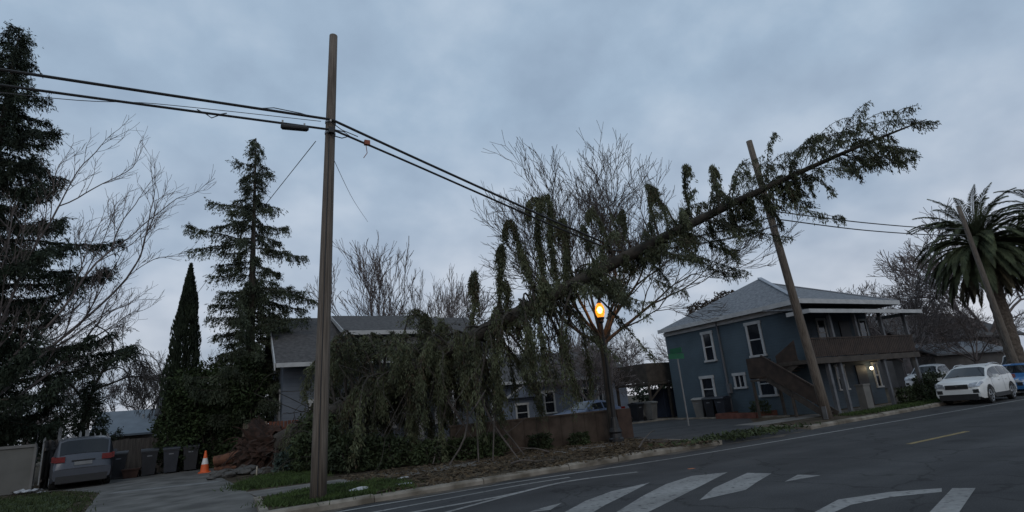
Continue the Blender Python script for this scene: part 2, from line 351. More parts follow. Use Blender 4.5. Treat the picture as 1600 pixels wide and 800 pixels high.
grass([(.85,13.2),(1.0,14.6),(2.2,15.0),(3.6,14.9),(4.0,13.6),(3.8,12.55),(2.6,12.5),(1.2,12.6)], 11000, .09, 'grass', 1)
grass([(.3,18.4),(1.0,20.3),(2.2,20.8),(2.8,18.4),(2.2,16.9),(.5,17.0)], 9000, .12, 'grass', 2)
grass([(-2.75,14.9),(-3.1,19),(-3.5,22.3),(-5.0,25.3),(-12,26.2),(-12,16.7),(-3,16.6)], 14000, .08, 'grass', 3, foliage('dull_grass', (.034,.047,.016), .4, 3))
grass([(22.5,13.75),(22.5,14.6),(31,15.3),(44,16.1),(44,15.1),(30,14.15)], 9000, .12, 'grass', 4)
# leaf litter and broken twigs over the verge
rr = np.random.default_rng(11); n = 11000
P = np.stack([rr.uniform(3.0, 13.2, n), rr.uniform(12.4, 17.2, n), rr.uniform(.008, .04, n)], 1)
keep = rr.random(n) < .55+.45*np.sin(P[:,0]*1.3)*np.sin(P[:,1]*1.9)
P = P[keep]; b = MB(); b.quads(leaves(P, rr.normal(size=P.shape)*(1,1,.2), .12, .34, .2, rr, jit=.75)); [b.tube([p, p+np.r_[rr.normal(size=2)*.22, .02], p+np.r_[rr.normal(size=2)*.4, .0]], [.011, .008, .004], 4) for p in P[:170]]; tag(b.build('leaf_litter', mat('dead_leaves', (.028,.022,.015), .95, .5, 7, c2=(.115,.085,.05))), None, None, kind='stuff')
n = 1100; P = np.stack([rr.uniform(12.5, 17.5, n), 0*rr.random(n), rr.uniform(.0, .12, n)**1.0], 1); P[:,0] = 15+rr.normal(size=n)*1.1+rr.integers(-1,2,n)*.9; P[:,1] = kerbY(P[:,0])+.35+rr.normal(size=n)*.3
b = MB(); b.quads(leaves(P, rr.normal(size=P.shape), .16, .35, .3, rr)); tag(b.build('weeds', bushm), None, None, kind='stuff')

# ------------------------------------------------------------------ utility poles and cables
def pole(x, y, h, lean, r0_, r1_, label, name='utility_pole'):
    o = thing(name, label, 'utility pole', (x, y, 0))
    P = np.array([(x+lean[0]*t, y+lean[1]*t, h*t-.1*(1-t)) for t in np.linspace(0, 1, 9)])
    b = MB(); b.tube(P, np.linspace(r0_, r1_, 9), 14); b.build('pole_shaft', woodpole, o, smooth=True)
    return o
p1 = pole(1.84, 12.9, 11.6, (.27, 0), .172, .105, 'tall wooden utility pole on the grass verge, nearest and straight')
for zb in (8.62, 8.93):
    b = MB(); b.lathe([(.135, zb), (.135, zb+.05)], (1.84+.27*zb/11.6, 12.9, 0)); b.build('pole_band', metal, p1)
b = MB(); b.box((1.97, 12.66, 8.57), (2.11, 12.78, 8.72)); b.build('cable_clamp', carblack, p1)
b = MB(); b.tube([(1.80+.27*z/11.6, 12.9-np.interp(z, [0, 11.6], [.178, .110]), z) for z in (.0, 2., 4., 6., 8.5)], .012, 5); b.build('ground_wire', cable, p1)

p2 = pole(21.0, 13.95, 11.9, (-1.05, 0), .19, .125, 'leaning wooden utility pole in front of the blue house')
b = MB(); b.box((20.76, 13.8, 0.02), (20.80, 13.98, .5)); b.build('ground_wire_guard', metal, p2)
p3 = pole(42.0, 15.3, 11.4, (-.9, 0), .18, .12, 'wooden utility pole standing in front of the palm')
def wire(pts, r, label, name='utility_cable', n=40, m=cable, cat='cable', wob=0, seed=0):
    P = smooth_line(pts, n)
    if wob: P += np.random.default_rng(seed).normal(size=P.shape)*wob
    b = MB(); b.tube(P, r, 6); return tag(b.build(name, m), label, cat)
YC = 12.72
wire([(-30, YC, 9.35), (-22, YC, 9.08), (-14, YC, 8.93), (-6, YC, 8.88), (2.0, YC, 8.95)], .032, 'thick upper cable running left from the nearest pole')
wire([(-30, YC, 8.9), (-22, YC, 8.66), (-14, YC, 8.53), (-6, YC, 8.52), (2.0, YC, 8.66)], .028, 'lower cable carrying the black splice case left of the pole')
wire([(-30, 12.8, 8.6), (-18, 12.8, 8.32), (-5, 12.8, 8.40), (-1.6, 12.8, 8.7), (1.8, 12.8, 8.9)], .008, 'thin grey drop wire hanging below the left cables', m=mat('thin_wire', (.06,.06,.065), .6, .1, 3))
wire([(2.05, YC, 8.95), (4.0, 12.8, 8.32), (6.2, 12.95, 7.66), (8.4, 13.1, 7.0), (10.5, 13.15, 6.35), (11.2, 13.3, 6.15), (14, 13.6, 6.75), (18, 13.8, 7.7), (20.6, 13.78, 8.45)], .033, 'upper cable sagging under the fallen tree to the leaning pole')
wire([(2.05, YC, 8.68), (4.0, 12.8, 8.1), (6.2, 12.95, 7.46), (8.4, 13.1, 6.82), (10.4, 13.1, 6.2), (11.2, 13.25, 5.95), (14, 13.5, 6.5), (18, 13.7, 7.3), (20.62, 13.78, 8.05)], .028, 'lower cable sagging under the fallen tree to the leaning pole')
wire([(20.6, 13.85, 8.6), (27, 14.1, 8.75), (34, 14.4, 9.1), (40.9, 15.25, 9.85)], .026, 'upper of two cables from leaning pole towards the palm')
wire([(20.62, 13.85, 8.25), (27, 14.1, 8.35), (34, 14.4, 8.7), (40.9, 15.25, 9.45)], .026, 'lower of two cables from leaning pole towards the palm')
thin = MAT['thin_wire']
wire([(1.7, 12.95, 8.4), (.2, 21, 8.35), (-1.44, 30, 8.25), (-2.6, 36, 8.2)], .011, 'thin service wire descending behind the standing conifer', m=thin)
wire([(1.95, 12.95, 8.4), (4.2, 21, 10.3), (6.9, 30, 12.6)], .009, 'thin service wire descending right of the nearest pole', m=thin)
o = thing('splice_case', 'black cylindrical splice case hanging on the lower left cable', 'splice case', (1.1, YC, 8.57))
b = MB(); b.tube([(.86, YC, 8.55), (.9, YC, 8.55), (1.45, YC, 8.59), (1.5, YC, 8.59)], [.04, .075, .075, .04], 12); b.build('case_body', cable, o)
for x in (.9, 1.4):
    b = MB(); b.box((x-.02, YC-.02, 8.55), (x+.02, YC+.02, 8.72)); b.build('hanger', metal, o)
b = MB(); b.tube([(2.0, YC, 8.62), (2.1, YC, 8.5), (2.3, YC, 8.47), (2.5, YC, 8.56), (2.35, YC, 8.66), (2.1, YC, 8.68)], .014, 5); b.tube([(2.0, YC, 8.9), (2.3, YC, 8.7), (2.7, YC, 8.58)], .012, 5)
tag(b.build('cable_coil', cable), 'loose coil of cable looped just right of the nearest pole', 'cable coil')
b = MB(); b.box((2.86, YC-.05, 8.38), (3.0, YC+.05, 8.5)); b.tube([(2.9, YC, 8.38), (2.93, YC, 8.15), (2.84, YC, 8.0)], .01, 5)
tag(b.build('cable_tag', mat('red_tag', (.22,.06,.03), .7, .2, 5)), 'small red tag on the lower cable right of the pole', 'cable tag')
b = MB(); b.tube([(-.9, YC, 8.66), (-.72, YC, 8.58), (-.5, YC, 8.6), (-.3, YC, 8.68)], .013, 5); b.tube([(-.72, YC, 8.58), (-.6, YC, 8.5), (-.45, YC, 8.6)], .012, 5); b.tube([(.2, YC, 8.9), (.7, YC, 9.02), (1.3, YC, 8.99), (1.75, YC, 8.92)], .012, 5)
tag(b.build('cable_loop', cable), 'small slack loops of wire on the cables left of pole', 'cable loop')
#PART2
# ------------------------------------------------------------------ buildings
def window(root, axis, pos, a0, a1, z0, z1, fr=.1, rails=1, mull=0, m=None, label=None):
    """sash window in a wall facing -X (axis 'x', a = Y range) or facing -Y (axis 'y', a = X range)"""
    def bx(b, d0, d1, s0, s1, t0, t1):
        if axis == 'x': b.box((pos-d1, s0, t0), (pos-d0, s1, t1))
        else: b.box((s0, pos-d1, t0), (s1, pos-d0, t1))
    f = MB()
    bx(f, -.03, .05, a0-fr, a0, z0, z1); bx(f, -.03, .05, a1, a1+fr, z0, z1)
    bx(f, -.03, .07, a0-fr-.04, a1+fr+.04, z1, z1+fr*1.2); bx(f, -.03, .09, a0-fr-.05, a1+fr+.05, z0-fr*.8, z0)
    for i in range(rails):
        zc = z0+(z1-z0)*(i+1)/(rails+1); bx(f, -.02, .03, a0, a1, zc-.03, zc+.03)
    for i in range(mull):
        ac = a0+(a1-a0)*(i+1)/(mull+1); bx(f, -.02, .035, ac-.035, ac+.035, z0, z1)
    fo = f.build('window', m or white, root)
    if label: fo['label'] = label
    p = MB(); bx(p, .004, .014, a0, a1, z0, z1); p.build('pane', glass, fo)
    return fo
# two-storey blue house on the corner
bh = thing('blue_house', 'two-storey blue house with hipped grey roof and brown balcony', 'house', (24, 16.2, 0))
b = MB(); b.box((24, 17.4, -.1), (31.5, 25.3, 5.2)); b.box((24.002, 16.2, -.1), (24.16, 17.4, 5.2)); b.build('wall', bluewall, bh)
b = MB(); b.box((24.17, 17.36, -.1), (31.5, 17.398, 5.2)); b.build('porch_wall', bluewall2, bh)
b = MB(); b.box((23.96, 16.12, -.1), (24.17, 16.2, 5.1)); b.build('corner_board', bluewall2, bh)
b = MB(); b.box((23.95, 21.15, -.1), (23.998, 21.25, 5.1)); b.build('corner_board', bluewall2, bh)
b = MB()
ex0, ex1, ey0, ey1, ez = 23.66, 32.1, 15.85, 25.45, 5.24
ra, rb = (27.5, 20.5, 7.5), (28.2, 21.3, 7.5)
b.add([(ex0,ey0,ez),(ex1,ey0,ez),(ex1,ey1,ez),(ex0,ey1,ez),ra,rb], [(0,1,5,4),(1,2,5),(2,3,4,5),(3,0,4),(0,3,2,1)])
rf = b.build('roof', shingle2, bh)
b = MB(); b.bar((ex0,ey0,ez+.02),(ra[0],ra[1],ra[2]+.03),.22,.05); b.bar((ex1,ey0,ez+.02),(rb[0],rb[1],rb[2]+.03),.22,.05); b.build('ridge_cap', mat('ridge_cap_metal',(.26,.28,.31),.7,.15,3), rf)
b = MB(); b.box((ex0-.06, ey0-.06, ez-.2), (ex0, ey1, ez+.02)); b.box((ex0, ey0-.06, ez-.2), (ex1, ey0, ez+.02)); b.box((ex1, ey0-.06, ez-.2), (ex1+.06, ey1, ez+.02)); b.box((23.9, 16.08, ez-.42), (23.955, 25.3, ez-.19)); b.build('fascia', white, bh)
b = MB(); b.prism([(22.98, 15.0, 4.6), (22.98, 15.0, 4.54), (22.98, 17.34, 4.92), (22.98, 17.34, 5.0)], (9.27, 0, 0)); pr = b.build('porch_roof', shingle2, bh)
b = MB(); b.box((22.95, 14.93, 4.42), (32.3, 14.99, 4.6)); b.box((22.9, 14.93, 4.42), (22.96, 16.1, 4.6)); b.box((32.26, 15.0, 4.42), (32.32, 17.3, 4.6)); b.build('fascia', white, pr)
b = MB(); b.box((23.0, 15.42, 2.24), (31.75, 17.35, 2.42)); b.box((22.95, 15.36, 2.2), (31.8, 15.42, 2.46)); b.build('balcony_floor', stairwood, bh)
b = MB(); [b.box((x, 15.45, 2.5), (x+.125, 15.475, 3.28)) for x in np.arange(23.05, 31.6, .15)]; b.box((31.66, 15.5, 2.44), (31.7, 17.3, 3.3)); b.box((23.0, 15.42, 3.3), (31.75, 15.53, 3.36)); b.box((23.05, 15.476, 2.55), (31.7, 15.52, 2.65)); b.box((23.05, 15.476, 3.15), (31.7, 15.52, 3.25)); b.build('balcony_railing', deckwood, bh)
for x in (23.1, 25.2, 27.2, 29.4, 31.62):
    b = MB(); b.box((x-.07, 15.5, 2.43), (x+.07, 15.64, 4.6)); b.build('post', postwood, bh)
for x in (24.3, 25.2, 28.75, 31.62):
    b = MB(); b.box((x-.08, 15.5, -.1), (x+.08, 15.66, 2.25)); b.build('post', postwood, bh)
for y0, y1, z0, z1 in ((18.52,19.2,2.98,4.52),(21.72,22.25,3.06,4.5),(18.34,19.1,1.0,2.08),(22.18,22.9,.92,2.08)): window(bh, 'x', 24, y0, y1, z0, z1, .13)
window(bh, 'x', 24, 20.04, 20.56, 1.48, 2.06, .12, 0, 1, label='small square window low on the side wall')
for x0, x1, z0, z1 in ((27.0,27.55,3.2,4.45),(30.7,31.2,3.2,4.4),(27.65,28.25,.95,2.05),(30.95,31.25,.9,2.05)): window(bh, 'y', 17.36, x0, x1, z0, z1, .1)
b = MB(); b.box((28.8, 17.3, 2.43), (29.7, 17.355, 4.4)); b.build('door', mat('dark_door', (.03,.03,.035), .6, .2, 3), bh)
b = MB(); b.box((29.3, 17.3, 0), (30.2, 17.355, 2.05)); b.build('door', MAT['dark_door'], bh)
b = MB(); b.lathe([(.0,-.09),(.06,-.07),(.08,0),(.06,.07),(.0,.09)], (30.5, 17.2, 1.85), 10); b.build('porch_lamp', emit('warm_bulb', (1,.82,.55), 5), bh)
l = bpy.data.lights.new('porch_light', 'POINT'); l.energy = 6; l.color = (1,.8,.5); l.shadow_soft_size = .08; lo = bpy.data.objects.new('porch_light', l); COL.objects.link(lo); lo.location = (30.5, 17.0, 1.85)
b = MB(); b.box((23.9, 19.5, 2.42), (23.99, 19.6, 2.54)); b.build('wall_lamp', emit('white_bulb', (.9,.92,.8), .5), bh)
b = MB(); b.box((23.86, 21.05, .1), (23.949, 21.12, 5.0)); b.build('drainpipe', postwood, bh)
b = MB(); b.box((23.8, 20.9, 1.2), (23.99, 21.1, 1.7)); b.build('meter_box', postwood, bh)
# outside stair: lower flight along the side wall, landing, upper flight back to the balcony
st = thing('outside_stair', 'brown wooden staircase climbing to the balcony of the blue house', 'staircase', (22.6, 15, 0))
b = MB()
for i in range(9):
    y = 14.95+i*.255; z = (i+1)*1.75/9; b.box((22.25, y, z-.05), (22.98, y+.29, z))
b.bar((22.24, 14.8, .05), (22.24, 17.3, 1.75), .05, .26); b.bar((23.0, 14.8, .05), (23.0, 17.3, 1.75), .05, .26); b.build('lower_flight', stairwood, st)
b = MB()
for i in range(5):
    y = 17.2-i*.24; z = 1.75+(i+1)*.67/5; b.box((23.06, y-.28, z-.05), (23.85, y, z))
b.bar((23.06, 17.3, 1.7), (23.06, 16.05, 2.4), .05, .26); b.build('upper_flight', stairwood, st)
b = MB(); b.box((22.2, 17.25, 1.66), (23.9, 18.2, 1.76)); b.build('landing', stairwood, st)
b = MB(); b.prism([(22.18, 14.85, .38), (22.18, 17.3, 1.85), (22.18, 18.2, 1.85), (22.18, 18.2, 2.75), (22.18, 17.3, 2.75), (22.18, 14.85, 1.05)], (.04, 0, 0)); b.bar((22.2, 14.75, 1.05), (22.2, 17.35, 2.82), .09, .06); b.box((22.22, 18.16, 1.78), (23.9, 18.2, 2.72)); b.build('stair_railing', deckwood, st)
b = MB(); b.prism([(23.02, 17.2, 1.9), (23.02, 16.1, 2.52), (23.02, 16.1, 3.35), (23.02, 17.2, 2.75)], (.03, 0, 0)); b.build('upper_railing', deckwood, st)
for x, y, z in ((22.25, 18.1, 1.68), (22.25, 16.2, 1.0), (22.25, 14.85, 1.15), (23.0, 17.3, 1.7)):
    b = MB(); b.box((x-.05, y-.05, -.05), (x+.05, y+.05, z)); b.build('post', stairwood, st)
# back deck with solid rail behind the blue house
o = thing('back_porch', 'dark wooden back porch on posts beyond the blue house', 'porch', (24, 27, 0))
b = MB(); b.box((22.9, 26.2, 2.05), (26.5, 29.5, 2.2)); b.build('deck', stairwood, o)
b = MB(); b.box((22.9, 26.2, 2.22), (26.5, 26.25, 3.35)); b.box((22.9, 26.26, 2.22), (22.95, 29.5, 3.35)); b.build('railing', stairwood, o)
for x, y in ((23.0, 26.3), (24.6, 26.3), (26.4, 26.3), (23.0, 29.4)):
    b = MB(); b.box((x-.07, y-.07, -.05), (x+.07, y+.07, 2.06)); b.build('post', stairwood, o)
b = MB(); b.bar((23.1, 26.3, 1.2), (24.2, 26.3, 2.05), .08, .1); b.build('brace', stairwood, o)
o = thing('garden_shed', 'dark blue shed standing under the back porch', 'shed', (24.6, 27.2, 0))
b = MB(); b.box((24.7, 27, -.05), (26.2, 28.4, 1.75)); b.build('wall', mat('shed_blue', (.02,.03,.055), .8, .2, 2), o)
b = MB(); b.box((24.85, 26.96, 0), (25.5, 26.998, 1.6)); b.build('door', mat('shed_door', (.03,.042,.075), .7, .15, 2), o)
# bungalow behind the fallen tree
hg = thing('bungalow', 'grey bungalow with wide gable and dormer behind the fallen tree', 'house', (2.6, 26, 0))
b = MB(); b.box((2.2, 26, -.1), (12.1, 34, 4.0)); b.prism([(2.21, 26.05, 4.0), (2.21, 33.95, 4.0), (2.21, 30, 6.35)], (9.88, 0, 0)); b.build('wall', greywall, hg)
b = MB(); th = .14
b.prism([(1.8, 25.0, 3.95), (1.8, 30, 6.78), (1.8, 30, 6.78+th), (1.8, 24.95, 3.95+th)], (10.9, 0, 0)); b.prism([(1.8, 35.0, 3.95), (1.8, 30.0, 6.78), (1.8, 30.0, 6.78+th), (1.8, 35.05, 3.95+th)], (10.9, 0, 0)); rf = b.build('roof', shingle, hg)
for x in (1.75, 12.7):
    b = MB(); b.prism([(x, 24.93, 3.8), (x, 30, 6.66), (x, 35.07, 3.8), (x, 35.07, 4.12), (x, 30, 6.99), (x, 24.93, 4.12)], (.05, 0, 0)); b.build('barge_board', white, rf)
b = MB(); b.box((1.82, 24.86, 3.92), (12.68, 24.95, 4.1)); b.build('gutter', white, rf)
d = MB(); d.box((5.2, 26.6, 4.8), (9.4, 29.4, 5.5)); dm = d.build('dormer', mat('dormer_siding', (.07,.075,.085), .8, .15, 2), hg)
d = MB(); d.prism([(4.8, 25.9, 5.42), (4.8, 29.8, 6.9), (4.8, 29.8, 7.0), (4.8, 25.9, 5.54)], (5.1, 0, 0)); d.build('dormer_roof', shingle, dm)
d = MB(); d.box((4.76, 25.82, 5.38), (9.94, 25.9, 5.58)); d.prism([(4.76, 25.9, 5.34), (4.76, 29.8, 6.84), (4.76, 29.8, 7.02), (4.76, 25.9, 5.58)], (.04, 0, 0)); d.build('dormer_fascia', white, dm)
for x in (5.6, 6.8, 8.0): 
    d = MB(); d.box((x, 26.55, 4.92), (x+.8, 26.598, 5.3)); d.build('dormer_window', white, dm)
for x0, x1 in ((3.4, 4.3), (6.1, 7.0), (9.2, 10.1)): window(hg, 'y', 26, x0, x1, 1.1, 2.4, .13)
window(hg, 'x', 2.2, 27.2, 28.0, 1.6, 3.0, .12); window(hg, 'x', 2.2, 30.5, 31.4, 1.6, 3.0, .12); window(hg, 'x', 2.21, 29.6, 30.4, 4.6, 5.4, .1)
b = MB(); b.box((7.6, 25.95, .4), (8.5, 25.998, 2.4)); b.build('door', mat('bungalow_door', (.3,.3,.31), .6, .1, 3), hg)
b = MB(); b.box((5, 24.3, -.05), (11.5, 26, .4)); b.build('porch_floor', concrete, hg)
b = MB(); b.box((4.8, 24.0, 2.75), (11.8, 26, 2.9)); b.box((4.74, 23.94, 2.72), (11.86, 24.0, 2.95)); b.build('porch_canopy', white, hg)
for x in (5.1, 7.2, 9.4, 11.4):
    b = MB(); b.box((x-.08, 24.2, .4), (x+.08, 24.36, 2.75)); b.build('porch_post', white, hg)
# slate-blue house further back
h2 = thing('slate_blue_house', 'low slate-blue house with white windows glimpsed behind brown fence', 'house', (21, 34, 0))
b = MB(); b.box((16.6, 34, -.1), (27.5, 41, 3.1)); b.build('wall', slatewall, h2)
b = MB(); b.prism([(16.0, 33.4, 2.95), (16.0, 37.5, 5.2), (16.0, 37.5, 5.32), (16.0, 33.4, 3.08)], (12, 0, 0)); b.prism([(16.0, 41.6, 2.95), (16.0, 37.5, 5.2), (16.0, 37.5, 5.32), (16.0, 41.6, 3.08)], (12, 0, 0)); rf = b.build('roof', shingle, h2)
b = MB(); b.box((16, 33.33, 2.9), (28, 33.4, 3.1)); b.build('gutter', white, rf)
b = MB(); b.prism([(16.9, 33.6, 2.0), (18.4, 33.6, 2.85), (19.9, 33.6, 2.0)], (0, .5, 0)); pg = b.build('porch_gable', slatewall, h2)
b = MB(); b.bar((16.8, 33.55, 2.0), (18.4, 33.55, 2.92), .06, .12); b.bar((20.0, 33.55, 2.0), (18.4, 33.55, 2.92), .06, .12); b.build('barge_board', white, pg)
window(h2, 'y', 34, 20.1, 20.8, .85, 2.2, .13); window(h2, 'y', 34, 22.9, 23.8, 1.3, 2.25, .13, 0, 1); window(h2, 'y', 34, 24.8, 25.8, 1.3, 2.3, .13, 0, 2); window(h2, 'y', 34, 17.8, 18.6, .5, 1.5, .12)
# neighbours far left and right
o = thing('grey_roofed_outbuilding', 'pale grey metal roofed outbuilding behind the left fence', 'outbuilding', (-6, 45, 0))
b = MB(); b.box((-7.4, 45.1, -.1), (-4.2, 50, 1.9)); b.build('wall', mat('outbuilding_wall', (.10,.09,.08), .9, .2, 2), o)
b = MB(); b.prism([(-7.7, 44.6, 1.75), (-7.7, 47.5, 3.35), (-7.7, 50.4, 1.75), (-7.7, 50.4, 1.87), (-7.7, 47.5, 3.47), (-7.7, 44.6, 1.87)], (3.5, 0, 0)); b.build('roof', mat('outbuilding_roof', (.17,.19,.21), .7, .1, 1.5), o)
b = MB(); b.lathe([(.08,0),(.08,.3),(.12,.3),(.12,.36)], (-5.0, 46.4, 2.75), 8); b.build('roof_vent', white, o)
o = thing('brown_cottage', 'small brown cottage wall with white trim beside cypress', 'house', (-3.6, 46, 0))
b = MB(); b.box((-4.1, 46, -.1), (0, 50, 3.0)); b.build('wall', mat('cottage_brown', (.065,.05,.042), .9, .2, 2), o)
b = MB(); b.prism([(-4.3, 45.6, 2.9), (-4.3, 48, 4.4), (-4.3, 50.4, 2.9), (-4.3, 50.4, 3.0), (-4.3, 48, 4.5), (-4.3, 45.6, 3.0)], (4.6, 0, 0)); b.build('roof', shingle, o)
b = MB(); b.box((-4.25, 45.9, 1.3), (-3.2, 45.98, 1.9)); b.build('trim', white, o)
o = thing('hillside_house', 'dark grey roofed house beyond the palm at far right', 'house', (66, 34, 0))
b = MB(); b.box((60, 30, -.1), (84, 40, 4.6)); b.build('wall', mat('distant_wall', (.12,.11,.105), .9, .2, 1), o)
b = MB(); b.prism([(59, 29, 4.4), (59, 35, 7.6), (59, 41, 4.4), (59, 41, 4.6), (59, 35, 7.8), (59, 29, 4.6)], (26, 0, 0)); b.build('roof', shingle, o)
for x in (63, 68, 73): window(o, 'y', 30, x, x+1.3, 1.2, 2.8, .15)
o = thing('low_garage', 'low dark roofed building behind the parked cars', 'garage', (60, 25, 0))
b = MB(); b.box((55, 25.5, -.1), (68, 29, 2.6)); b.build('wall', mat('low_garage_wall', (.075,.07,.068), .9, .2, 1), o)
b = MB(); b.prism([(54.5, 25, 2.55), (54.5, 27.3, 3.7), (54.5, 29.4, 2.55), (54.5, 29.4, 2.7), (54.5, 27.3, 3.85), (54.5, 25, 2.7)], (14, 0, 0)); b.build('roof', shingle2, o)
# fences and low walls
def plank_fence(name, label, A, B, h, m, seed, cat='fence', w=.15, posts=True, gap=.006):
    rr = np.random.default_rng(seed); A = np.array(A, float); B = np.array(B, float); L = np.linalg.norm(B-A); d = (B-A)/L; n = np.array([d[1], -d[0]]); o = thing(name, label, cat, (*A, 0))
    b = MB(); x = 0
    while x < L-.05:
        p = A+d*x; q = A+d*min(x+w-gap, L); hh = h+rr.normal()*.012; of = rr.normal()*.005; t = n*.02
        p = p+n*of; q = q+n*of
        b.add([(*p, -.05), (*q, -.05), (*(q+t), -.05), (*(p+t), -.05), (*p, hh), (*q, hh), (*(q+t), hh), (*(p+t), hh)], [(0,3,2,1),(4,5,6,7),(0,1,5,4),(1,2,6,5),(2,3,7,6),(3,0,4,7)]); x += w
    b.build('boards', m, o)
    if posts:
        x = 0
        while x <= L:
            p = A+d*x-n*.06; b = MB(); b.box((p[0]-.045, p[1]-.045, -.05), (p[0]+.045, p[1]+.045, h+.04)); b.build('fence_post', m, o); x += 2.4
    b = MB(); [b.bar((*(A-n*.03), z), (*(B-n*.03), z), .04, .09) for z in (.35, h-.3)]; b.build('rail', m, o)
    return o
plank_fence('board_fence', 'weathered dark board fence behind the wheelie bins', (-6.2, 30.6), (-1.9, 30.5), 1.55, fencewood, 1)
plank_fence('board_fence', 'taller dark board fence under the overgrown hedge', (-1.88, 30.4), (1.4, 29.2), 1.72, fencewood, 2)
plank_fence('board_fence', 'short tan board fence beside the uprooted root plate', (.75, 27.6), (1.5, 25.2), 1.75, tanwood, 3)
plank_fence('board_fence', 'weathered fence end left of the silver car', (-6.3, 30.2), (-5.9, 26.9), 1.75, fencewood, 4)
plank_fence('deck_fence', 'red stained board fence behind the root plate', (1.35, 25.4), (3.4, 25.6), 1.75, redwood, 5, gap=.03)
o = thing('side_gate', 'pale panel gate at the left edge beside silver car', 'gate', (-7, 26.8, 0))
b = MB(); b.box((-9.5, 26.75, .02), (-6.15, 26.82, 1.58)); b.build('gate_panel', mat('gate_panel', (.105,.103,.095), .9, .1, 2), o)
b = MB(); b.box((-9.5, 26.7, 1.58), (-6.1, 26.87, 1.68)); b.box((-6.15, 26.7, 0), (-6.07, 26.84, 1.58)); b.build('gate_frame', mat('gate_frame', (.13,.125,.12), .9, .15, 2), o)
o = thing('picket_fence', 'row of pale uneven pickets showing above silver car', 'fence', (-6, 30.9, 0))
rr = np.random.default_rng(3); b = MB()
for i in range(11):
    x = -7.1+i*.24; h = 1.9+rr.normal()*.1; b.prism([(x, 31.0, 0), (x+.1, 31.0, 0), (x+.1+rr.normal()*.04, 31.0, h), (x+.05, 31.0, h+.1), (x+rr.normal()*.04, 31.0, h)], (0, .02, 0))
b.build('pickets', mat('picket_paint', (.26,.27,.28), .8, .2, 3), o)
b = MB(); b.bar((-7.2, 31.05, 1.1), (-4.4, 31.05, 1.1), .04, .09); b.build('rail', fencewood, o)
o = thing('garden_wall', 'low brown board wall behind the street lamp', 'wall', (8, 17.8, 0))
b = MB(); b.bar((6.8, 18.0, .48), (13.5, 17.55, .48), .12, 1.1); b.build('wall_panel', brownwall, o)
b = MB(); b.bar((6.75, 18.0, 1.06), (13.5, 17.55, 1.06), .2, .06); b.build('coping', brownwall, o)
b = MB(); b.box((13.3, 17.2, -.05), (13.95, 17.75, 1.08)); b.build('end_pier', mat('rusty_pier', (.055,.033,.024), .9, .3, 3), o)
# ------------------------------------------------------------------ trees and plants
def bare_lines(rng, p, d, L, r, lvl, out, spread=.5, upb=.25, droop=0., kids=3, rmin=.009, ratio=.72, lat=2, nseg=5, curl=.12):
    P = [np.array(p, float)]; d = unit(d); rad = [r]; D = [d]
    r1 = max(r*.62, rmin)
    for i in range(nseg):
        d = unit(d+rng.normal(size=3)*curl+np.array([0, 0, upb*.12-droop*.14*(1+i*.4)]))
        P.append(P[-1]+d*L/nseg); rad.append(r+(r1-r)*(i+1)/nseg); D.append(d)
    out.append((lvl, np.array(P), np.array(rad)))
    if lvl <= 0: return
    def child(q, dd, f, rr_):
        a = unit(np.cross(dd, rng.normal(size=3))); s = spread*rng.uniform(.6, 1.3)
        bare_lines(rng, q, dd*math.cos(s)+a*math.sin(s), L*f*rng.uniform(.8, 1.15), max(rr_, rmin), lvl-1, out, spread, upb, droop, kids, rmin, ratio, lat, nseg, curl)
    for k in range(kids): child(P[-1], D[-1], ratio, r1*.8)
    for k in range(lat):
        i = rng.integers(2, nseg); child(P[i], D[i], ratio*.85, rad[i]*.55)
def bare_tree(name, label, loc, start, seed, mt, mc, trunk_lvl, trunk=None, group=None, cat='tree', k0=7, **kw):
    rng = np.random.default_rng(seed); out = []; loc = np.array(loc, float)
    for (p, d, L, r, lvl) in start: bare_lines(rng, loc+np.array(p), d, L, r, lvl, out, **kw)
    o = thing(name, label, cat, tuple(loc), group=group)
    t = MB(); c = MB(); nt_ = 0
    if trunk: P, rad = trunk; t.tube(smooth_line(np.array(P)+loc, 12), np.interp(np.linspace(0, 1, 12), np.linspace(0, 1, len(rad)), rad), 10); nt_ = 1
    for lvl, P, rad in out:
        if lvl >= trunk_lvl: t.tube(P, rad, k0, caps=False); nt_ += 1
        else: c.tube(P[::1] if lvl > 0 else P[::2], rad[::1] if lvl > 0 else rad[::2], 4 if lvl > 1 else 3, caps=False)
    if nt_: t.build('trunk', mt, o, smooth=True)
    c.build('crown', mc, o)
    return o
def branch_line(rng, p, d, L, droop, n=9, upturn=0., wob=.06):
    P = [np.array(p, float)]; d = unit(d)
    for i in range(n):
        d = unit(d+np.array([0, 0, -droop/n*(1+.6*i/n)+(upturn*(i/n)**2)])+rng.normal(size=3)*wob)
        P.append(P[-1]+d*L/n)
    return np.array(P)
def resample(P, s):
    seg = np.linalg.norm(np.diff(P, axis=0), axis=1); c = np.r_[0, np.cumsum(seg)]; s = np.asarray(s)*c[-1]
    Q = np.stack([np.interp(s, c, P[:, i]) for i in range(3)], 1); j = np.clip(np.searchsorted(c, s)-1, 0, len(seg)-1)
    return Q, unit((P[1:]-P[:-1]))[j]
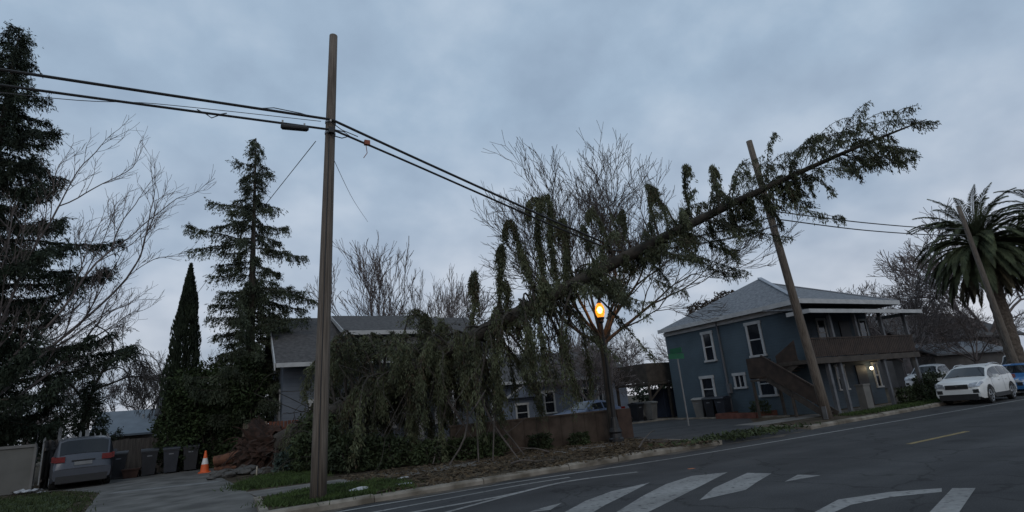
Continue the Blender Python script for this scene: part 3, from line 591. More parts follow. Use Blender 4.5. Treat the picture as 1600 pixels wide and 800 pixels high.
def foliate(rng, P, twigs, tl, hang, nl, size, asp, t0=.15, spread=.35, taper=.5, fwd=.7, side=1., gather=None):
    """twigs hanging from branch line P, nl leaves on each; returns quads and twig end points"""
    t = t0+(1-t0)*rng.random(twigs)**.85; Q, T = resample(P, t)
    S = unit(np.cross(T, rng.normal(size=(twigs, 3))))
    d = unit(T*fwd+S*side+np.array([0, 0, -1.])*hang*rng.uniform(.5, 1.5, (twigs, 1)))
    L = tl*(1-taper*t)[:, None]*rng.uniform(.45, 1.3, (twigs, 1))
    u = rng.random((twigs, nl, 1)); base = Q[:, None]+d[:, None]*L[:, None]*u+np.array([0, 0, -1.])*(hang*.22*L[:, None]*u*u)
    D = d[:, None]+np.array([0, 0, -1.])*hang*.5*u
    Pn = (base+rng.normal(size=base.shape)*size*.28).reshape(-1, 3)
    return leaves(Pn, np.broadcast_to(D, base.shape).reshape(-1, 3), size, asp, spread, rng)

# --- the fallen conifer
rng = np.random.default_rng(42)
ft = thing('fallen_conifer', 'huge uprooted conifer lying across the cables over the street', 'tree', (1.9, 24, 0))
TP = smooth_line([(1.6, 24.3, .75), (3.0, 22.6, 1.5), (6.82, 17.84, 3.6), (8.86, 15.3, 4.66), (10.28, 13.5, 5.42), (12.0, 11.37, 6.28), (13.56, 9.43, 7.0), (15.0, 7.58, 7.58), (16.2, 6.1, 7.97)], 60)
TR = np.interp(np.linspace(0, 1, 60), [0, .05, .3, .55, .75, .9, 1], [.5, .38, .26, .18, .09, .042, .010])
b = MB(); b.tube(TP, TR, 14)
fol = MB(); folp = MB(); limbs = MB(); dead = MB()
AX = unit(TP[-1]-TP[0])
def add_branch(t, dirv, L, droop, dens, tl, hang, upturn=0., nl=9, size=.17, asp=.26, thick=None, t0=.12, side=1., fwd=.7):
    q, T = resample(TP, [t]); P = branch_line(rng, q[0], dirv, L, droop, upturn=upturn)
    r = thick or .012+.011*L
    limbs.tube(P, np.linspace(r, .007, len(P)), 6, caps=False)
    fol.quads(foliate(rng, P, int(dens*L), tl, hang, nl, size, asp, t0=t0, side=side, fwd=fwd))
    return P
side_h = unit(np.cross(AX, (0, 0, 1)))   # horizontal, across the trunk
upv = unit(np.cross(side_h, AX))
for i in range(92):
    t = .10+.88*((i+rng.random())/92)
    ph = i*2.399+rng.normal()*.3
    rad = side_h*math.cos(ph)+upv*math.sin(ph); s = math.sin(ph)
    Lm = np.interp(t, [0, .12, .3, .5, .68, .85, 1], [2.0, 4.2, 4.0, 3.5, 3.1, 2.2, .7])*rng.uniform(.65, 1.1)
    asc = np.interp(t, [0, .5, 1], [.35, .65, 1.0])
    dv = rad+AX*asc
    if t > .62: continue
    if t < .5:      # heavy lower crown: dense curtains
        if s > .1: continue
        add_branch(t, dv, Lm*.85, 1.5, 18, .6, 1.5, nl=13, size=.12, t0=.25)
    else:           # thinner feathery top
        if s > .35: add_branch(t, dv, Lm*.6, 1.9, 26, .42, 1.1, nl=10, size=.11, asp=.24, t0=.3)
        else: add_branch(t, dv, Lm*(.95 if s < -.2 else .8), .75, 26, .6, 1.0, upturn=.25, nl=10, size=.11, asp=.24, t0=.15)
# open feathery top: irregular arms sweep forward, the upper ones nod over, the lower ones hang and curl up at their ends
for i in range(88):
    t = .575+.385*rng.random()**.95; upr = rng.random() < .5
    sh = rng.normal()*.6
    if upr:
        L = np.interp(t, [.6, .72, .8, .9, .96, 1], [1.5, 1.8, 2.3, 2.1, 1.1, .4])*rng.uniform(.45, 1.12)
        add_branch(t, upv*rng.uniform(.6, 1.2)+side_h*sh+AX*np.interp(t, [.6, .78, .9], [.2, .7, .95])*rng.uniform(.6, 1.3), L, rng.uniform(1.0, 2.2), 24, .32, 1.6, nl=11, size=.095, asp=.24, t0=rng.uniform(.1, .3), side=.7, fwd=.3, thick=.011)
    else:
        L = np.interp(t, [.6, .72, .85, .94, 1], [2.6, 2.5, 2.1, 1.2, .4])*rng.uniform(.4, 1.2)
        add_branch(t, -upv*rng.uniform(.5, 1.5)+side_h*sh*1.4+AX*rng.uniform(.4, 1.1), L, rng.uniform(-.4, .7), 27, .40, 1.2, upturn=rng.uniform(0, .4), nl=11, size=.10, asp=.24, t0=rng.uniform(.02, .22), side=.9, fwd=.5, thick=.013)
for i in range(24):
    t = .755+.225*(i+rng.random())/24; L = np.interp(t, [.75, .82, .9, .96], [1.7, 2.3, 1.9, 1.0])*rng.uniform(.8, 1.1)
    add_branch(t, upv*rng.uniform(.8, 1.15)+side_h*rng.normal()*.45+AX*rng.uniform(.55, .9), L, rng.uniform(1.2, 1.9), 17, .30, 1.6, nl=9, size=.085, asp=.24, t0=.3, side=.7, fwd=.3, thick=.010)
tipP = branch_line(rng, TP[-1]-AX*.35, AX, .45, .5, n=4); fol.quads(foliate(rng, tipP, 26, .34, .9, 9, .09, .25, t0=0, side=.8))
# upright plumes standing on the stem, tips nodding over
for t, L, fat, back in ((.395,2.3,.42,.9),(.45,2.6,.42,1.0),(.46,1.3,.4,.3),(.507,2.9,.36,.3),(.52,3.3,.36,.6),(.545,3.1,.36,.7),(.556,2.2,.34,.3),(.6,1.8,.3,.8),(.625,2.0,.3,.6),(.33,1.5,.5,.5),(.64,1.5,.3,.8),(.69,1.7,.34,-.7),(.715,2.0,.34,-.9),(.735,1.7,.34,-.6),(.77,1.7,.32,-.8)):
    q, T = resample(TP, [t])
    dv = np.array([0, 0, 1.])+AX*(rng.normal()*.1-.05)+side_h*rng.normal()*.12
    P = branch_line(rng, q[0], dv, L*1.05, .05, n=10, wob=.07)
    tail = branch_line(rng, P[-1], unit(P[-1]-P[-2])-AX*back, L*.26, 4.6, n=6)
    P = np.vstack([P, tail[1:]]); limbs.tube(P, np.linspace(.04, .008, len(P)), 6, caps=False)
    fol.quads(foliate(rng, P, int(110*L) if t < .6 else int(42*L), fat*(1.35 if t < .6 else 1), 1.7, 13, .115, .25, t0=.08 if t < .57 else .35, taper=.3, side=.65, fwd=.05))
# shaggy short sprays along the stem itself
for i in range(190):
    t = .08+.78*rng.random(); a = rng.random()*6.283; add_branch(t, side_h*math.cos(a)+upv*math.sin(a)+AX*.3, rng.uniform(.3, .75), 2.2, 38, .35, 1.6, nl=9, size=.11, asp=.25, thick=.012)
# curtains of hanging foliage between the stem and the ground: separate ragged columns with gaps
for i in range(58):
    t = .06+.52*((i+rng.random()*.6)/58); q, T = resample(TP, [t]); q = q[0]
    off = side_h*rng.uniform(-2.6, 2.2)*np.interp(t, [0, .2, .4, .56], [.5, 1, .6, .3])
    top = q+off+np.array([0, 0, rng.uniform(-.9, .45)]); top[2] = max(top[2], 1.2)
    P = branch_line(rng, q, (top-q)+np.array([0, 0, .5]), np.linalg.norm(top-q)+.3, .6, n=5)
    tail = branch_line(rng, P[-1], unit(P[-1]-P[-2])*.6+np.array([0, 0, -.3])+AX*rng.uniform(-.1, .5), min(P[-1][2]-.1, rng.uniform(.9, 3.0)), 2.6, n=7, wob=.14)
    tail = tail[tail[:, 2] > .05]
    P = np.vstack([P, tail[1:]]) if len(tail) > 1 else P
    limbs.tube(P, np.linspace(.05, .008, len(P)), 6, caps=False)
    fol.quads(foliate(rng, P, int(rng.uniform(30, 105)), .62, 1.5, 14, .13, .24, t0=.3, taper=.2, side=.7, fwd=.4))
# crushed crown between root plate and pole: arching boughs
for i in range(50):
    q = np.array([rng.uniform(3.1, 7.6), 0, 0]); q[1] = 24.2-1.05*(q[0]-1.9)+rng.normal()*1.2; h = np.interp(q[0], [2.8, 3.5, 5, 6.5, 7.6], [3.1, 4.9, 5.3, 5.5, 5.2])*rng.uniform(.5, 1.02)
    s_, _ = resample(TP, [np.interp(q[0], [1.6, 6.8, 7.6], [.05, .33, .4])])
    P = branch_line(rng, s_[0], np.array([q[0], q[1], h])-s_[0]+np.array([0, 0, .8]), np.linalg.norm(np.array([q[0], q[1], h])-s_[0])*1.1, .9, n=8)
    tail = branch_line(rng, P[-1], unit(P[-1]-P[-2])*.6+np.array([0, 0, -.3]), min(h*.7, rng.uniform(.7, 1.9)), 2.2, n=5, wob=.12); tail = tail[tail[:, 2] > .1]
    P = np.vstack([P, tail[1:]]) if len(tail) > 1 else P
    limbs.tube(P, np.linspace(.05, .008, len(P)), 6, caps=False)
    fol.quads(foliate(rng, P, 78, .65, 1.1, 14, .13, .25, t0=.3, taper=.2, side=1.0, fwd=.5))
# bare snapped limbs sticking down to the ground
deads = []
for i in range(8):
    dead = MB(); deads.append(dead); t = .12+.4*rng.random(); q, T = resample(TP, [t]); q = q[0]; g_ = np.array([q[0]+rng.normal()*.9, q[1]-rng.uniform(.2, 2.0), .04])
    dead.tube(smooth_line([q, (q+g_)/2+rng.normal(size=3)*.35, g_], 9), np.linspace(.05, .02, 9), 6)
    dead.tube(smooth_line([(q+g_)/2, (q+g_)/2+rng.normal(size=3)*.5+np.array([0,0,-.3]), (q+g_)/2+rng.normal(size=3)*.7+np.array([0,0,-.8])], 6), np.linspace(.025, .01, 6), 5)
tw_ = limbs      # tangle of thin bare twigs in the crushed lower crown
for i in range(230):
    t = .06+.5*rng.random(); q, T = resample(TP, [t]); p = q[0]+side_h*rng.normal()*1.2+np.array([0, 0, rng.uniform(-2.6, .9)]); p[2] = max(p[2], .15)
    P = branch_line(rng, p, rng.normal(size=3)+AX*.5+np.array([0, 0, -.2]), rng.uniform(.6, 1.9), .7, n=7, wob=.16); P = np.vstack([q, (q[0]+P[0])[None]/2+rng.normal(size=(1, 3))*.12, P]); P[:, 2] = np.maximum(P[:, 2], .02)
    tw_.tube(P, np.linspace(.014, .005, len(P)), 4, caps=False)
b.build('trunk', barkf, ft, smooth=True)
limbs.build('limbs', barkf, ft)
for dd in deads: dd.build('broken_limb', twigm, ft)
FV = np.vstack(fol.V).reshape(-1, 4, 3); ctr = FV.mean(1); La = np.array([12.3, 16.2, 4.74]); Lb = np.array([8.0, 10.6, 3.7]); ab = Lb-La     # a gap in the crown round the lamp
u_ = np.clip(((ctr-La)@ab)/(ab@ab), 0, 1); FV = FV[np.linalg.norm(ctr-La-u_[:, None]*ab, axis=1) > .34]
brn = rng.random(len(FV)) < np.where(np.sin(FV[:, 0, 0]*3.1)*np.sin(FV[:, 0, 2]*2.3+FV[:, 0, 1]) > .55, .30, .04)
fol = MB(); fol.quads(FV[~brn]); fol.build('crown', needle_f, ft); fol = MB(); fol.quads(FV[brn]); fol.build('browned_foliage', foliage('browned_needles', (.062,.046,.028), .4, 1.5), ft)
# root plate with torn roots and soil
rp_ = MB(); NS, NR = 56, 22; C0 = np.array([1.55, 24.35, .72]); V = []; Fq = []
for j in range(NR):
    u = j/(NR-1); ax = -.55+1.35*u; r = 1.02*np.interp(ax, [-.55, -.5, -.25, .1, .5, .8], [.3, .8, 1.08, .98, .6, .40])
    for i in range(NS):
        a = 2*np.pi*i/NS; nz = .16*math.sin(3*a+j*.5)+.10*math.sin(7*a-j*.9)+.07*math.sin(13*a+j*1.7)+rng.normal()*.085
        p = C0+AX*(ax+.10*math.sin(5*a+j*.3)+rng.normal()*.02)+(side_h*math.cos(a)+upv*math.sin(a)*.95)*r*(1+nz); p[2] = max(p[2], -.05); V.append(p)
for j in range(NR-1):
    for i in range(NS): Fq.append((j*NS+i, j*NS+(i+1) % NS, (j+1)*NS+(i+1) % NS, (j+1)*NS+i))
Fq.append(tuple(range(NS-1, -1, -1))); rp_.add(V, Fq)
rpo = rp_.build('root_plate', dirtm, ft)
rt_ = MB()
for i in range(120):
    a = rng.random()*6.283; r = rng.uniform(.3, 1.05); p = C0-AX*.35+side_h*math.cos(a)*r+upv*math.sin(a)*r; d = unit(side_h*math.cos(a)+upv*math.sin(a)-AX*rng.uniform(.1, 1.3)+rng.normal(size=3)*.4)
    L = rng.uniform(.35, 1.0); P = branch_line(rng, p, d, L, .9, n=6, wob=.2); P[:, 2] = np.maximum(P[:, 2], .0); rt_.tube(P, np.linspace(.045*rng.uniform(.4, 1.3), .008, len(P)), 6)
rt_.build('roots', dirtm, rpo)

# --- standing conifers
def conifer(name, label, loc, H, prof, seed, m, nb, droop, dens, tl, hang, size, asp, r0=.3, base=.1, lean=(0,0), upturn=.3, extra=(), nl=8, cat='tree', asc=.15):
    rng = np.random.default_rng(seed); o = thing(name, label, cat, loc); loc = np.array(loc, float)
    P = np.array([loc+np.array([lean[0]*t, lean[1]*t, H*t-.1]) for t in np.linspace(0, 1, 12)]); tr = MB(); tr.tube(P, np.linspace(r0, .02, 12), 10)
    f = MB()
    L_ = [(base+(1-base)*((i+rng.random())/nb), i*2.399+rng.normal()*.25, None) for i in range(nb)]+[(t, a, l) for t, a, l in extra]
    for t, a, l in L_:
        q, _ = resample(P, [t]); L = l or max(np.interp(t, *prof)*rng.uniform(.42, 1.25), .15)
        B = branch_line(rng, q[0], (math.cos(a), math.sin(a), asc+rng.normal()*.1), L, droop, upturn=upturn)
        tr.tube(B, np.linspace(.012+.012*L, .007, len(B)), 5, caps=False)
        f.quads(foliate(rng, B, int(dens*L)+6, tl, hang, nl, size, asp, t0=.1, taper=.35))
    tr.build('trunk', bark, o, smooth=True); f.build('crown', m, o)
    return o
conifer('redwood_tree', 'tall ragged conifer standing left of the bungalow', (1.0, 28.2, 0), 16.2, ([0,.2,.4,.5,.62,.75,.88,1],[2.4,2.4,1.9,1.5,1.65,1.4,.9,.25]), 5, needle_r, 86, .65, 36, .6, 1.35, .13, .27, nl=13, r0=.3, base=.16, lean=(-.25,0),
        extra=tuple((.10+.42*k/46, k*2.4, 1.25+.5*math.sin(k*1.7)) for k in range(46))+((.645,3.3,3.1),(.635,3.05,2.7),(.505,-.15,3.0),(.49,-.5,2.6),(.47,.1,2.5),(.63,-.1,2.6),(.76,3.3,2.0),(.72,2.9,1.9),(.4,-.3,2.6)))
conifer('spruce_tree', 'massive dark spruce filling the left edge of view', (-10.6, 32.6, 0), 23, ([0,.08,.15,.3,.42,.52,.62,.75,1],[1.6,5.6,6.1,5.8,4.9,4.3,2.8,2.0,.3]), 9, needle_d, 170, .6, 40, .8, 1.0, .17, .25, r0=.42, base=.07, nl=13, upturn=.5)
conifer('spruce_tree', 'small dark conifer growing behind the silver car', (-5.9, 34.0, 0), 4.6, ([0,.2,.6,1],[1.0,1.4,.9,.2]), 12, needle_d, 50, .4, 30, .6, .8, .15, .28, r0=.12, base=.1)
# Italian cypress: narrow flame of upright leaves
def cypress(loc, H, Wd, seed):
    rng = np.random.default_rng(seed); o = thing('cypress_tree', 'narrow dark Italian cypress rising behind the hedge', 'tree', loc); b = MB(); b.tube([(loc[0], loc[1], 0), (loc[0], loc[1], H*.8)], [.14, .03], 8); b.build('trunk', bark, o)
    n = 15000; t = rng.random(n)**.8; a = rng.random(n)*6.283; lob = 1+.18*np.sin(a*5+t*9)+.12*np.sin(a*3-t*21)
    r = Wd*np.interp(t, [0,.1,.35,.7,.9,1], [.75,.95,1,.62,.28,.02])*lob*np.sqrt(rng.uniform(.35, 1, n)); P = np.stack([loc[0]+r*np.cos(a), loc[1]+r*np.sin(a), .3+t*(H-.3)], 1)
    D = np.stack([np.cos(a)*.25, np.sin(a)*.25, np.ones(n)], 1); f = MB(); f.quads(leaves(P, D, .26, .22, .18, rng)); f.build('crown', cyp, o)
    return o
cypress((-1.95, 31.8, 0), 10.1, .8, 3)
# shrubs and hedges: leaf clouds over a few stems
def shrub(name, label, lobes, n, size, m, seed, cat='shrub', asp=.45, group=None, upl=.0, spread=.8, kind=None, shell=.45):
    rng = np.random.default_rng(seed); lobes = np.array(lobes, float); c = lobes[:, :3].mean(0); o = thing(name, label, cat, (c[0], c[1], 0), group=group)
    vol = lobes[:, 3]*lobes[:, 4]*lobes[:, 5]; vol = vol**.75; k = rng.choice(len(lobes), n, p=vol/vol.sum()); U = unit(rng.normal(size=(n, 3))); r = (shell+(1-shell)*rng.random(n))**.6
    r = r*(1+.16*np.sin(U[:,0]*7+k)*np.sin(U[:,1]*6+2*k)+.12*np.sin(U[:,2]*11+k))
    P = lobes[k, :3]+U*r[:, None]*lobes[k, 3:6]; ok = P[:, 2] > .02; P = P[ok]; U = U[ok]
    f = MB(); f.quads(leaves(P, U+np.array([0,0,upl]), size, asp, spread, rng)); f.build('foliage', m, o)
    s = MB()
    for l in lobes:
        for j in range(4):
            a = rng.random()*6.283; s.tube(smooth_line([(l[0]+.1*math.cos(a), l[1]+.1*math.sin(a), 0), (l[0]+l[3]*.3*math.cos(a), l[1]+l[4]*.3*math.sin(a), l[2]*.6), (l[0]+l[3]*.6*math.cos(a), l[1]+l[4]*.6*math.sin(a), l[2]+l[5]*.5)], 6), np.linspace(.04, .01, 6), 5)
    s.build('stems', bark, o)
    return o
shrub('overgrown_hedge', 'dense dark overgrown hedge between cypress and tall conifer', [(-1.8,29.4,1.7,1.0,.9,1.9),(-1.2,29.3,3.2,1.2,1.0,1.5),(-.2,29.0,3.2,1.4,1.0,1.8),(.7,28.6,2.2,1.2,1.0,2.2),(-.4,29.2,1.4,1.8,.9,1.5),(.9,27.6,3.4,.9,.9,1.4)], 26000, .17, ivy, 21, cat='hedge')
shrub('pale_shrub', 'pale blue-green shrub at foot of the fallen tree', [(2.3,20.9,.45,.42,.4,.5),(2.0,21.4,.35,.4,.4,.4)], 1800, .15, agavem, 22)
shrub('shrub', 'rounded green shrub just left of the nearest pole', [(2.5,19.9,.6,.6,.6,.75),(2.9,20.6,1.0,.7,.6,1.1)], 4200, .14, bushm, 23)
shrub('shrub', 'wide dark shrub just right of the nearest pole', [(3.7,18.3,.5,.9,.7,.65),(4.7,18.0,.45,.8,.6,.6),(3.2,18.9,.6,.6,.6,.8)], 6000, .14, foliage('dark_shrub', (.026,.036,.016), .5, 1.4), 24)
shrub('shrub', 'low spreading shrub under hanging branches by pavement', [(6.0,17.4,.3,.8,.5,.5),(7.0,17.3,.3,.7,.5,.45),(7.9,17.2,.3,.6,.5,.5)], 4500, .13, bushm, 25)
shrub('shrub', 'small shrub against the low brown wall', [(9.8,17.2,.22,.5,.35,.35)], 1500, .11, MAT['dark_shrub'], 26)
shrub('shrub', 'low bush at the wall foot beside the lamp', [(11.3,17.0,.18,.45,.3,.28)], 1200, .1, bushm, 27)
shrub('shrub', 'trimmed bush under the balcony of the blue house', [(29.2,15.2,.35,.5,.4,.5),(30.4,15.3,.4,.6,.4,.55),(31.8,15.5,.5,.6,.5,.7)], 3500, .13, MAT['dark_shrub'], 28)
shrub('shrub', 'dark bush between balcony and the parked white car', [(33.6,16.3,.5,.9,.6,.75),(35.6,17,.6,1.1,.7,.9)], 3500, .16, MAT['dark_shrub'], 29)
shrub('shrub', 'spiky low bush in the red planter', [(23.0,18.6,.4,.5,.5,.42)], 1200, .13, bushm, 30, upl=.8, spread=.4, asp=.2)
shrub('brown_leaved_tree', 'rusty brown leaved tree top behind the blue roof', [(35.6,30,8.3,1.0,.9,.8),(34.6,30.3,7.6,1.2,1,.9),(32.3,30,7.2,1.0,.9,.9)], 2600, .22, foliage('brown_leaves', (.045,.032,.022), .5, 1.5), 51, cat='tree')
for x, y, r, s in ((60, 62, 5, 41), (10, 70, 6, 42), (-20, 60, 5, 43), (38, 70, 6, 44), (85, 50, 5, 45)):
    shrub('distant_tree', {41:'dark leafy tree behind the blue house roof', 42:'far dark leafy tree behind the bungalow', 43:'far dark tree at left beyond neighbour roofs', 44:'far dark leafy tree behind the slate-blue house', 45:'far dark tree beyond the right-hand house'}[s], [(x,y,2.6,r,3,2.8),(x+r*.9,y,2.3,r*.8,3,2.5),(x-r*.8,y+1,2.2,r*.8,3,2.3)], 6000, .5, needle_d, s, cat='tree')

# --- street tree by the lamp, and other bare trees
stt = [((0, 0, 3.4+.3*rr2), (a, b_, 1.0-.25*abs(a)), 2.55, .075, 5) for a, b_, rr2 in ((-.85,.3,0),(-.72,-.25,.5),(-.6,.35,1),(-.3,-.3,1),(0,.3,1),(.3,-.2,1),(.52,.3,.8),(.72,-.2,.4),(.85,.25,0))]
bare_tree('street_tree', 'large bare spreading street tree behind the lit lamp', (12.9, 17.0, 0), stt, 19, bark, twigm, 3, trunk=([(0, 0, -.1), (-.02, 0, 1.4), (0, 0, 2.6), (0, 0, 3.7)], [.2, .16, .15, .15]), spread=.42, upb=.36, kids=2, lat=2, ratio=.74, rmin=.0075, curl=.10)
# left bare tree with long swept branches
bl = [((-1.0, 0, 3.4), (.66, 0, .80), 8.2, .07, 3), ((-1.1, 0, 3.8), (.55, -.1, .95), 7.6, .062, 3), ((-1.2, 0, 4.2), (.25, 0, 1.1), 7.2, .055, 3), ((-1.0, .2, 3.0), (.8, .2, .62), 5.6, .06, 3), ((-1.2, 0, 5), (.05, 0, 1.1), 7.5, .06, 3), ((-1.0,0,4.0),(.4,.1,1.0),6.6,.055,3)]
bare_tree('bare_tree', 'bare tree with long swept branches behind the spruce', (-7.9, 30.9, 0), bl, 23, twigpale, twigpale, 3, trunk=([(0, 0, -.1), (-.6, 0, 1.6), (-1.1, 0, 3.3), (-1.2, 0, 5)], [.2, .15, .12, .08]), spread=.55, upb=.4, kids=2, lat=5, ratio=.46, rmin=.0075, nseg=9, curl=.085)
wl = [((0, 0, 3.2), (.35, 0, 1), 3.4, .10, 4), ((.2, 0, 3.4), (-.5, 0, .8), 2.6, .07, 4), ((.3, 0, 4.2), (.9, 0, .55), 2.6, .06, 4)]
bare_tree('bare_tree', 'drooping bare tree left of the cypress', (-6.6, 36.5, 0), wl, 31, bark, twigm, 3, trunk=([(0, 0, -.1), (0, 0, 1.7), (.15, 0, 3.4)], [.17, .14, .11]), spread=.55, upb=.2, droop=.9, kids=3, lat=3, ratio=.68, rmin=.011)
up = [((0, 0, 3.5), (.12*math.cos(a)*k, .12*math.sin(a)*k, 1), 4.2, .08, 4) for k, a in ((1, 0), (2, 1.3), (2, 2.6), (2.4, 3.9), (2.2, 5.2))]
ub = bare_tree('bare_tree', 'upright bare tree behind the bungalow roof', (9.4, 39, 0), up, 37, twigpale, twigpale, 4, trunk=([(0, 0, -.1), (0, 0, 2), (0, 0, 3.6)], [.25, .2, .16]), spread=.3, upb=.6, kids=2, lat=2, ratio=.7, rmin=.014)
wd = [((0, 0, 2.4), (math.cos(a)*.9, math.sin(a)*.9, .9), 3.2, .1, 4) for a in (0.2, 1.4, 2.7, 3.9, 5.2)]
wb = bare_tree('bare_tree', 'wide tangled bare tree right of the blue house', (48.5, 24.5, 0), wd, 43, twigpale, twigpale, 4, trunk=([(0, 0, -.1), (0, 0, 1.3), (0, 0, 2.5)], [.3, .26, .22]), spread=.6, upb=.3, kids=3, lat=2, ratio=.7, rmin=.016)
for (x, y, rz, s, src, lab) in (
    (14.0, 41, 1.1, .85, ub, 'slim bare tree behind the right end of bungalow roof'), (17.5, 44, 2.3, .95, ub, 'bare tree behind the upright hooked branches'),
    (23.5, 46, .7, .8, wb, 'bare tree rising behind the slate-blue house'), (30, 44, 1.9, .85, wb, 'bare tree behind the street tree crown'), (27, 38, 4.2, .62, wb, 'small bare tree left of the back porch'),
    (20.5, 29, 2.0, .5, wb, 'low bare tree between brown wall and side street'), (22, 31.5, .4, .58, wb, 'twiggy bare tree left of the blue house'),
    (54, 27.5, 2.6, .9, wb, 'bare tree left of the palm trunk'), (56, 23, 4.4, .72, wb, 'low tangled bare tree behind the white car'), (64, 30, 1.0, .8, wb, 'bare tree beside the dark roofed house'),
    (78, 30, 3.0, 1.9, wb, 'tall bare tree at the far right edge'), (-5.5, 52, .5, .75, wb, 'hazy bare tree above the pale grey roof'), (-1.5, 56, 2.0, .8, wb, 'far bare tree between pale roof and cypress'), (-12, 50, 1.2, .9, wb, 'far bare tree behind the spruce'), (10.5, 36, 3.3, .7, wb, 'bare tree crown above the dormer of bungalow'), (13.5, 50, .3, 1.1, wb, 'far bare tree behind the hooked branches'), (43, 40, 3.0, .9, wb, 'bare tree behind the blue house'), (36,46,.2,.8,wb,'distant bare tree behind chimney')):
    dup(src, (x, y, 0), rz, lab, scale=s)
# debris on the ground: snapped branches
for i, (x, y, L, a, lab) in enumerate(((10.9, 13.3, 1.5, .5, 'forked snapped branch lying near the kerb'), (9.2, 15.6, 1.2, 2.2, 'snapped branch lying on the littered pavement'), (7.0, 14.0, 1.3, .2, 'broken stick lying on leaf litter verge'), (12.6, 13.9, .9, 2.8, 'short broken branch on verge near lamp'))):
    rng = np.random.default_rng(60+i); P = branch_line(rng, (x, y, .05), (math.cos(a), math.sin(a), .28), L, .5, n=7, wob=.1); P[:, 2] = np.maximum(P[:, 2], .03); b = MB(); b.tube(P, np.linspace(.03, .01, len(P)), 6)
    Q = branch_line(rng, P[3], (math.cos(a+.8), math.sin(a+.8), .3), L*.5, .4, n=5, wob=.1); b.tube(Q, np.linspace(.018, .008, len(Q)), 5); tag(b.build('broken_branch', twigm), lab, 'branch')
# --- palm
def palm(name, label, loc, H, R_, seed, nf, lean=(0, 0)):
    rng = np.random.default_rng(seed); o = thing(name, label, 'palm tree', loc); x, y, _ = loc
    P = np.array([(x+lean[0]*t, y+lean[1]*t, H*t-.1) for t in np.linspace(0, 1, 40)]); b = MB(); rad = np.interp(np.linspace(0, 1, 40), [0, .1, .8, .92, 1], [.62, .5, .45, .62, .45])*(1+.05*np.sin(np.arange(40)*2.1)); b.tube(P, rad, 14); b.build('trunk', mat('palm_trunk', (.055,.042,.032), .95, .4, 7, .8, c2=(.12,.095,.075)), o)
    f = MB(); dr = MB()
    top = P[-1]
    for i in range(nf):
        a = i*2.399+rng.normal()*.15; el = np.interp(i/nf, [0, .3, .7, 1], [1.35, .7, .05, -.85])+rng.normal()*.08
        L = R_*rng.uniform(.9, 1.1)*(1 if i/nf < .8 else .85); B = branch_line(rng, top+np.array([0,0,.1-.5*(i/nf)]), (math.cos(a)*math.cos(el), math.sin(a)*math.cos(el), math.sin(el)), L, 1.45 if el > -.3 else .8, n=12, wob=.02)
        tgt = dr if i/nf > .86 else f
        tgt.tube(B, np.linspace(.045, .01, len(B)), 4, caps=False)
        n = 105; t = np.linspace(.12, 1, n); Q, T = resample(B, t); S = unit(np.cross(T, (0, 0, 1.))); N_ = np.cross(S, T)
        for sg in (-1, 1):
            D = unit(T*1.0+S*sg*.62+N_*.2+np.array([0, 0, -.22])+rng.normal(size=(n, 3))*.08); ll = .62*np.sin(np.pi*np.clip(t*.85+.12, 0, 1))[:, None]*rng.uniform(.85, 1.1, (n, 1)); wv = unit(np.cross(D, N_+rng.normal(size=(n, 3))*.2))*.023
            tgt.quads(np.stack([Q-wv*.5, Q+D*ll*.5-wv-np.array([0,0,.03]), Q+D*ll-np.array([0,0,.1]), Q+D*ll*.5+wv-np.array([0,0,.03])], 1))
    f.build('fronds', palmm, o); dr.build('dry_fronds', palmdry, o)
    return o
palm('date_palm', 'tall date palm with thick trunk behind the utility pole', (46, 16.7, 0), 9.5, 4.5, 3, 170, lean=(.1, 0))
palm('date_palm', 'second date palm cut off by the right edge', (61, 17.0, 0), 13.2, 4.3, 4, 90)
